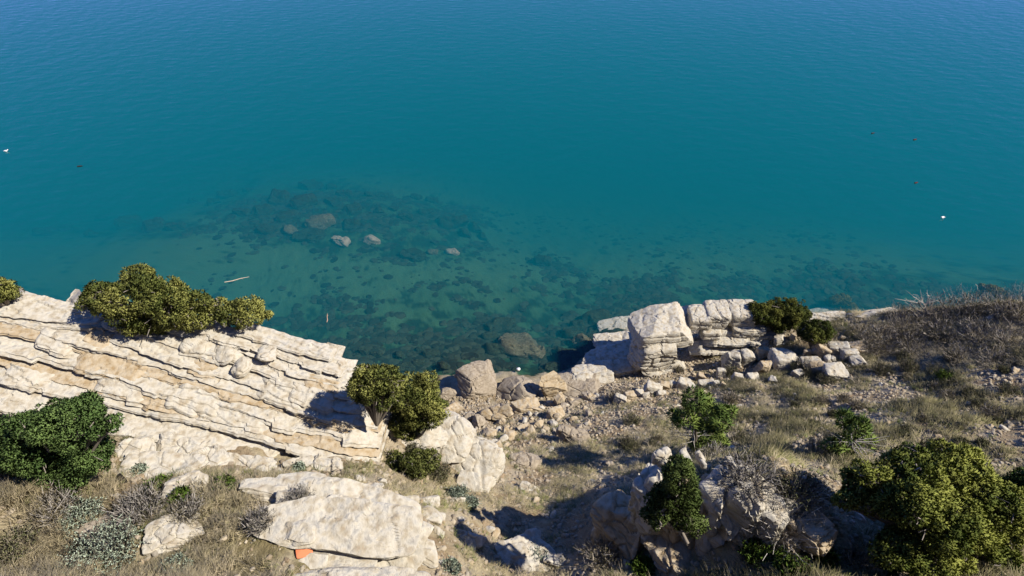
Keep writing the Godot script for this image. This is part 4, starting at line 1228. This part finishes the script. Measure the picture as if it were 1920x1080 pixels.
	scatter("green_grass", [grass_mesh(28, 0.11, 0.20, 0.7, 0.006, 4), grass_mesh(24, 0.14, 0.15, 1.0, 0.007, 5)], green, M.grass, "fresh green grass between the dry tufts", "grass")
	scatter("low_scrub", [grass_mesh(44, 0.16, 0.09, 1.5, 0.005, 6), grass_mesh(40, 0.2, 0.07, 1.9, 0.0055, 7), grass_mesh(36, 0.13, 0.12, 1.2, 0.0045, 8)], matty, M.grass, "olive-brown low scrub matting the slope", "scrub")
	var pm := []
	for s in 4:
		pm.append(rock_mesh(Vector3(1.2, 0.8, 1.0), 3, 4.0, 60 + s, {"crack": 0.0, "cuts": 7, "rough": 0.08}))
	scatter("gravel", pm, stones, M.pebble, "small broken stones scattered over the slopes", "gravel")
	var lm := []
	for s in 6:
		lm.append(rock_mesh(Vector3(1.2, 0.75, 0.9), 7, 4.5, 80 + s, {"crack": 0.0, "cuts": 8, "rough": 0.06}))
	for i in big.size():
		var e: Array = big[i]
		var o := solo("loose_stone", lm[i % 6], [M.pale, M.ochre, M.grey, M.ochre][i % 4], e[0] + Vector3(0, e[1] * 0.06, 0), Vector3(rng.randf() * 0.5, e[2], rng.randf() * 0.4), "small angular stone lying loose in the gully or on the scrubby slope", "stone", "loose stones on the slopes")
		o.scale = Vector3.ONE * e[1]

# ------------------------------------------------------------------ small things
func bird(px: float, py: float, turn: float, label: String) -> void:
	var p := ph(px, py, 0.02)
	var t := thing("seagull", p, label, "bird")
	t.rotation.y = turn
	t.scale = Vector3.ONE * 0.8
	var white := paint(Color(0.8, 0.8, 0.78))
	var body := SurfaceTool.new()
	var prof := [[-0.24, 0.01, 0.09], [-0.16, 0.045, 0.085], [-0.06, 0.085, 0.07], [0.05, 0.09, 0.065], [0.13, 0.06, 0.09], [0.16, 0.045, 0.15], [0.19, 0.05, 0.18], [0.225, 0.035, 0.18], [0.25, 0.005, 0.175]]
	body.begin(Mesh.PRIMITIVE_TRIANGLES)
	for k in prof.size() - 1:
		for s in 10:
			var a0 := TAU * s / 10.0
			var a1 := TAU * (s + 1) / 10.0
			var f := func(e, a): return Vector3(e[0], e[2] + sin(a) * e[1], cos(a) * e[1])
			for x in [[k, a0], [k + 1, a0], [k + 1, a1], [k, a0], [k + 1, a1], [k, a1]]:
				body.add_vertex(f.call(prof[x[0]], x[1]))
	body.generate_normals()
	part("body", body.commit(), white, t)
	for s in [-1.0, 1.0]:
		part("wing", rock_mesh(Vector3(0.30, 0.05, 0.05), 5, 2.4, 8, {"crack": 0.0, "cuts": 0, "rough": 0.0}), paint(Color(0.5, 0.51, 0.52)), t, Vector3(-0.07, 0.115, 0.07 * s), Vector3(0, 0.15 * s, 0.08))
	part("bill", rock_mesh(Vector3(0.07, 0.02, 0.02), 4, 2.2, 9, {"crack": 0.0, "cuts": 0, "rough": 0.0}), paint(Color(0.55, 0.3, 0.04)), t, Vector3(0.27, 0.17, 0))

func drift(called: String, a: Vector2, b: Vector2, r0: float, c: Color, label: String) -> void:
	var p := ph(a.x, a.y, 0.03)
	var q := ph(b.x, b.y, 0.03)
	var t := thing(called, p, label, "driftwood")
	var v := PackedVector3Array()
	var nr := PackedVector3Array()
	var co := PackedColorArray()
	var d := q - p
	var s := d.cross(Vector3.UP).normalized() * d.length() * 0.03
	tube(v, nr, co, [Vector3.ZERO, d * 0.3 + s, d * 0.65 - s * 0.5, d], [r0, r0 * 1.1, r0 * 0.9, r0 * 0.5], c, 6)
	part("stick", flat_mesh(v, nr, co), M.bark, t)
	v = PackedVector3Array()
	nr = PackedVector3Array()
	co = PackedColorArray()
	tube(v, nr, co, [d * 0.65 - s * 0.5, d * 0.75 + s * 2.5 + Vector3(0, 0.03, 0)], [r0 * 0.6, r0 * 0.25], c, 5)
	part("twig", flat_mesh(v, nr, co), M.bark, t)

func make_small() -> void:
	bird(12, 284, 0.3, "white seabird afloat far out, level with the reef but well away from it")
	bird(1767, 409, -2.8, "white seabird afloat on open green water off the brown hilltop")
	drift("driftwood_pole", Vector2(421, 529), Vector2(467, 519), 0.022, Color(0.5, 0.42, 0.33), "long thin pale pole floating off the wide sprawling juniper")
	drift("driftwood_stick", Vector2(613, 604), Vector2(614, 588), 0.02, Color(0.4, 0.28, 0.2), "short brown stick floating between the bedded outcrop and the reef")
	drift("driftwood_log", Vector2(145, 312), Vector2(155, 311), 0.06, Color(0.03, 0.03, 0.03), "short black log floating far out beyond the reef")
	for e in [[1637, 250, "dark speck of driftwood farthest out on the blue water"], [1716, 262, "reddish speck of driftwood on the blue water"], [1718, 343, "dark red piece of driftwood on the green-blue water"]]:
		drift("driftwood_log", Vector2(e[0] - 3, e[1]), Vector2(e[0] + 3, e[1] - 1), 0.06, Color(0.09, 0.03, 0.03) if "red" in e[2] else Color(0.04, 0.03, 0.03), e[2])
	var f := thing("float_ball", ph(972, 692, 0.03), "little white float bobbing behind the furrowed brown boulder", "float")
	part("ball", rock_mesh(Vector3(0.2, 0.17, 0.17), 8, 2.0, 3, {"crack": 0.0, "cuts": 0, "rough": 0.0}), paint(Color(0.85, 0.85, 0.82), 0.4), f)
	part("eyelet", rock_mesh(Vector3(0.05, 0.05, 0.03), 4, 2.4, 3, {"crack": 0.0, "cuts": 0, "rough": 0.0}), paint(Color(0.3, 0.3, 0.3), 0.5), f, Vector3(0.0, 0.09, 0))
	# broken orange tile and a dark stump
	var at := pg(573, 1030, 0.12)
	var w := 30.0 * depth_of(at) / FOCAL
	solo("broken_tile", rock_mesh(Vector3(w, 0.04, w * 0.7), 8, 9.0, 44, {"crack": 0.0, "cuts": 3, "rough": 0.004}), paint(Color(0.52, 0.16, 0.07)), at + Vector3(0, 0.03, 0.05), Vector3(0.45, 0.3, -0.2), "broken orange clay tile lying by the hollow of the pale outcrop", "tile")
	at = pg(236, 904)
	var t := thing("black_stub", at, "short black stump standing at the end of the long low slab", "stub")
	var v := PackedVector3Array()
	var nr := PackedVector3Array()
	var co := PackedColorArray()
	tube(v, nr, co, [Vector3(0, -0.2, 0), Vector3(-0.02, 0.12, 0), Vector3(-0.04, 0.27, 0.0), Vector3(-0.042, 0.275, 0.0)], [0.055, 0.05, 0.048, 0.001], Color(0.03, 0.025, 0.02), 8)  # plain black upright tube at the end of the slab
	part("black_tube", flat_mesh(v, nr, co), M.bark, t)

const WATER_DENSITY := 0.135
const WATER_TONE := Color(0.0, 0.385, 0.455)

func _ready() -> void:
	# camera
	var cam := Camera3D.new()
	cam.position = Vector3(0, EYE_H, 0)
	cam.rotation_degrees.x = -PITCH
	cam.fov = rad_to_deg(2.0 * atan(540.0 / FOCAL))
	cam.near = 0.1
	cam.far = 8000.0
	add_child(cam)
	cam.current = true
	# sky and exposure
	var env := Environment.new()
	env.background_mode = Environment.BG_SKY
	env.tonemap_mode = Environment.TONE_MAPPER_LINEAR
	env.tonemap_exposure = 1.62
	env.sdfgi_enabled = true
	env.ssao_enabled = true
	env.ssil_enabled = true
	env.volumetric_fog_enabled = true
	env.volumetric_fog_density = 0.0
	var sky := Sky.new()
	var sm := ProceduralSkyMaterial.new()
	sm.sky_top_color = Color(0.022, 0.075, 0.27).linear_to_srgb()
	sm.sky_horizon_color = Color(0.42, 0.46, 1.5).linear_to_srgb()
	sm.sky_curve = 0.07
	sm.ground_bottom_color = Color(0.05, 0.1, 0.12).linear_to_srgb()
	sm.ground_horizon_color = Color(0.2, 0.35, 0.5).linear_to_srgb()
	sm.sun_angle_max = 4.0
	sky.sky_material = sm
	env.sky = sky
	var we := WorldEnvironment.new()
	we.environment = env
	add_child(we)
	# sun, from the right and a little behind the camera
	var sun := DirectionalLight3D.new()
	sun.light_energy = 1.6
	sun.light_color = Color(1.0, 0.965, 0.905)
	sun.light_angular_distance = 0.5
	sun.shadow_enabled = true
	sun.look_at_from_position(Vector3.ZERO, -Vector3(0.67, 0.72, 0.21))
	add_child(sun)

	n_fbm.seed = 5
	n_fbm.noise_type = FastNoiseLite.TYPE_SIMPLEX_SMOOTH
	n_fbm.frequency = 0.16
	n_fbm.fractal_octaves = 4
	n_soft.seed = 9
	n_soft.frequency = 0.5
	n_soft.fractal_type = FastNoiseLite.FRACTAL_NONE
	n_cell.seed = 14
	n_cell.noise_type = FastNoiseLite.TYPE_CELLULAR
	n_cell.frequency = 0.9
	n_cell.fractal_type = FastNoiseLite.FRACTAL_NONE
	n_cell.cellular_return_type = FastNoiseLite.RETURN_DISTANCE2_SUB
	n_val.seed = 4
	n_val.noise_type = FastNoiseLite.TYPE_CELLULAR
	n_val.cellular_return_type = FastNoiseLite.RETURN_CELL_VALUE
	n_val.fractal_type = FastNoiseLite.FRACTAL_NONE
	n_val.frequency = 0.12
	rng.seed = 20240

	make_materials()
	make_heights()
	make_ground()
	print("ground ", Time.get_ticks_msec())
	make_bedded_outcrop()
	make_slabs()
	make_shore()
	make_stack()
	make_pinnacle()
	make_seabed()
	print("rocks ", Time.get_ticks_msec())
	make_bushes()
	make_shrubs()
	print("plants ", Time.get_ticks_msec())
	make_cover()
	make_small()
	print("done ", Time.get_ticks_msec())
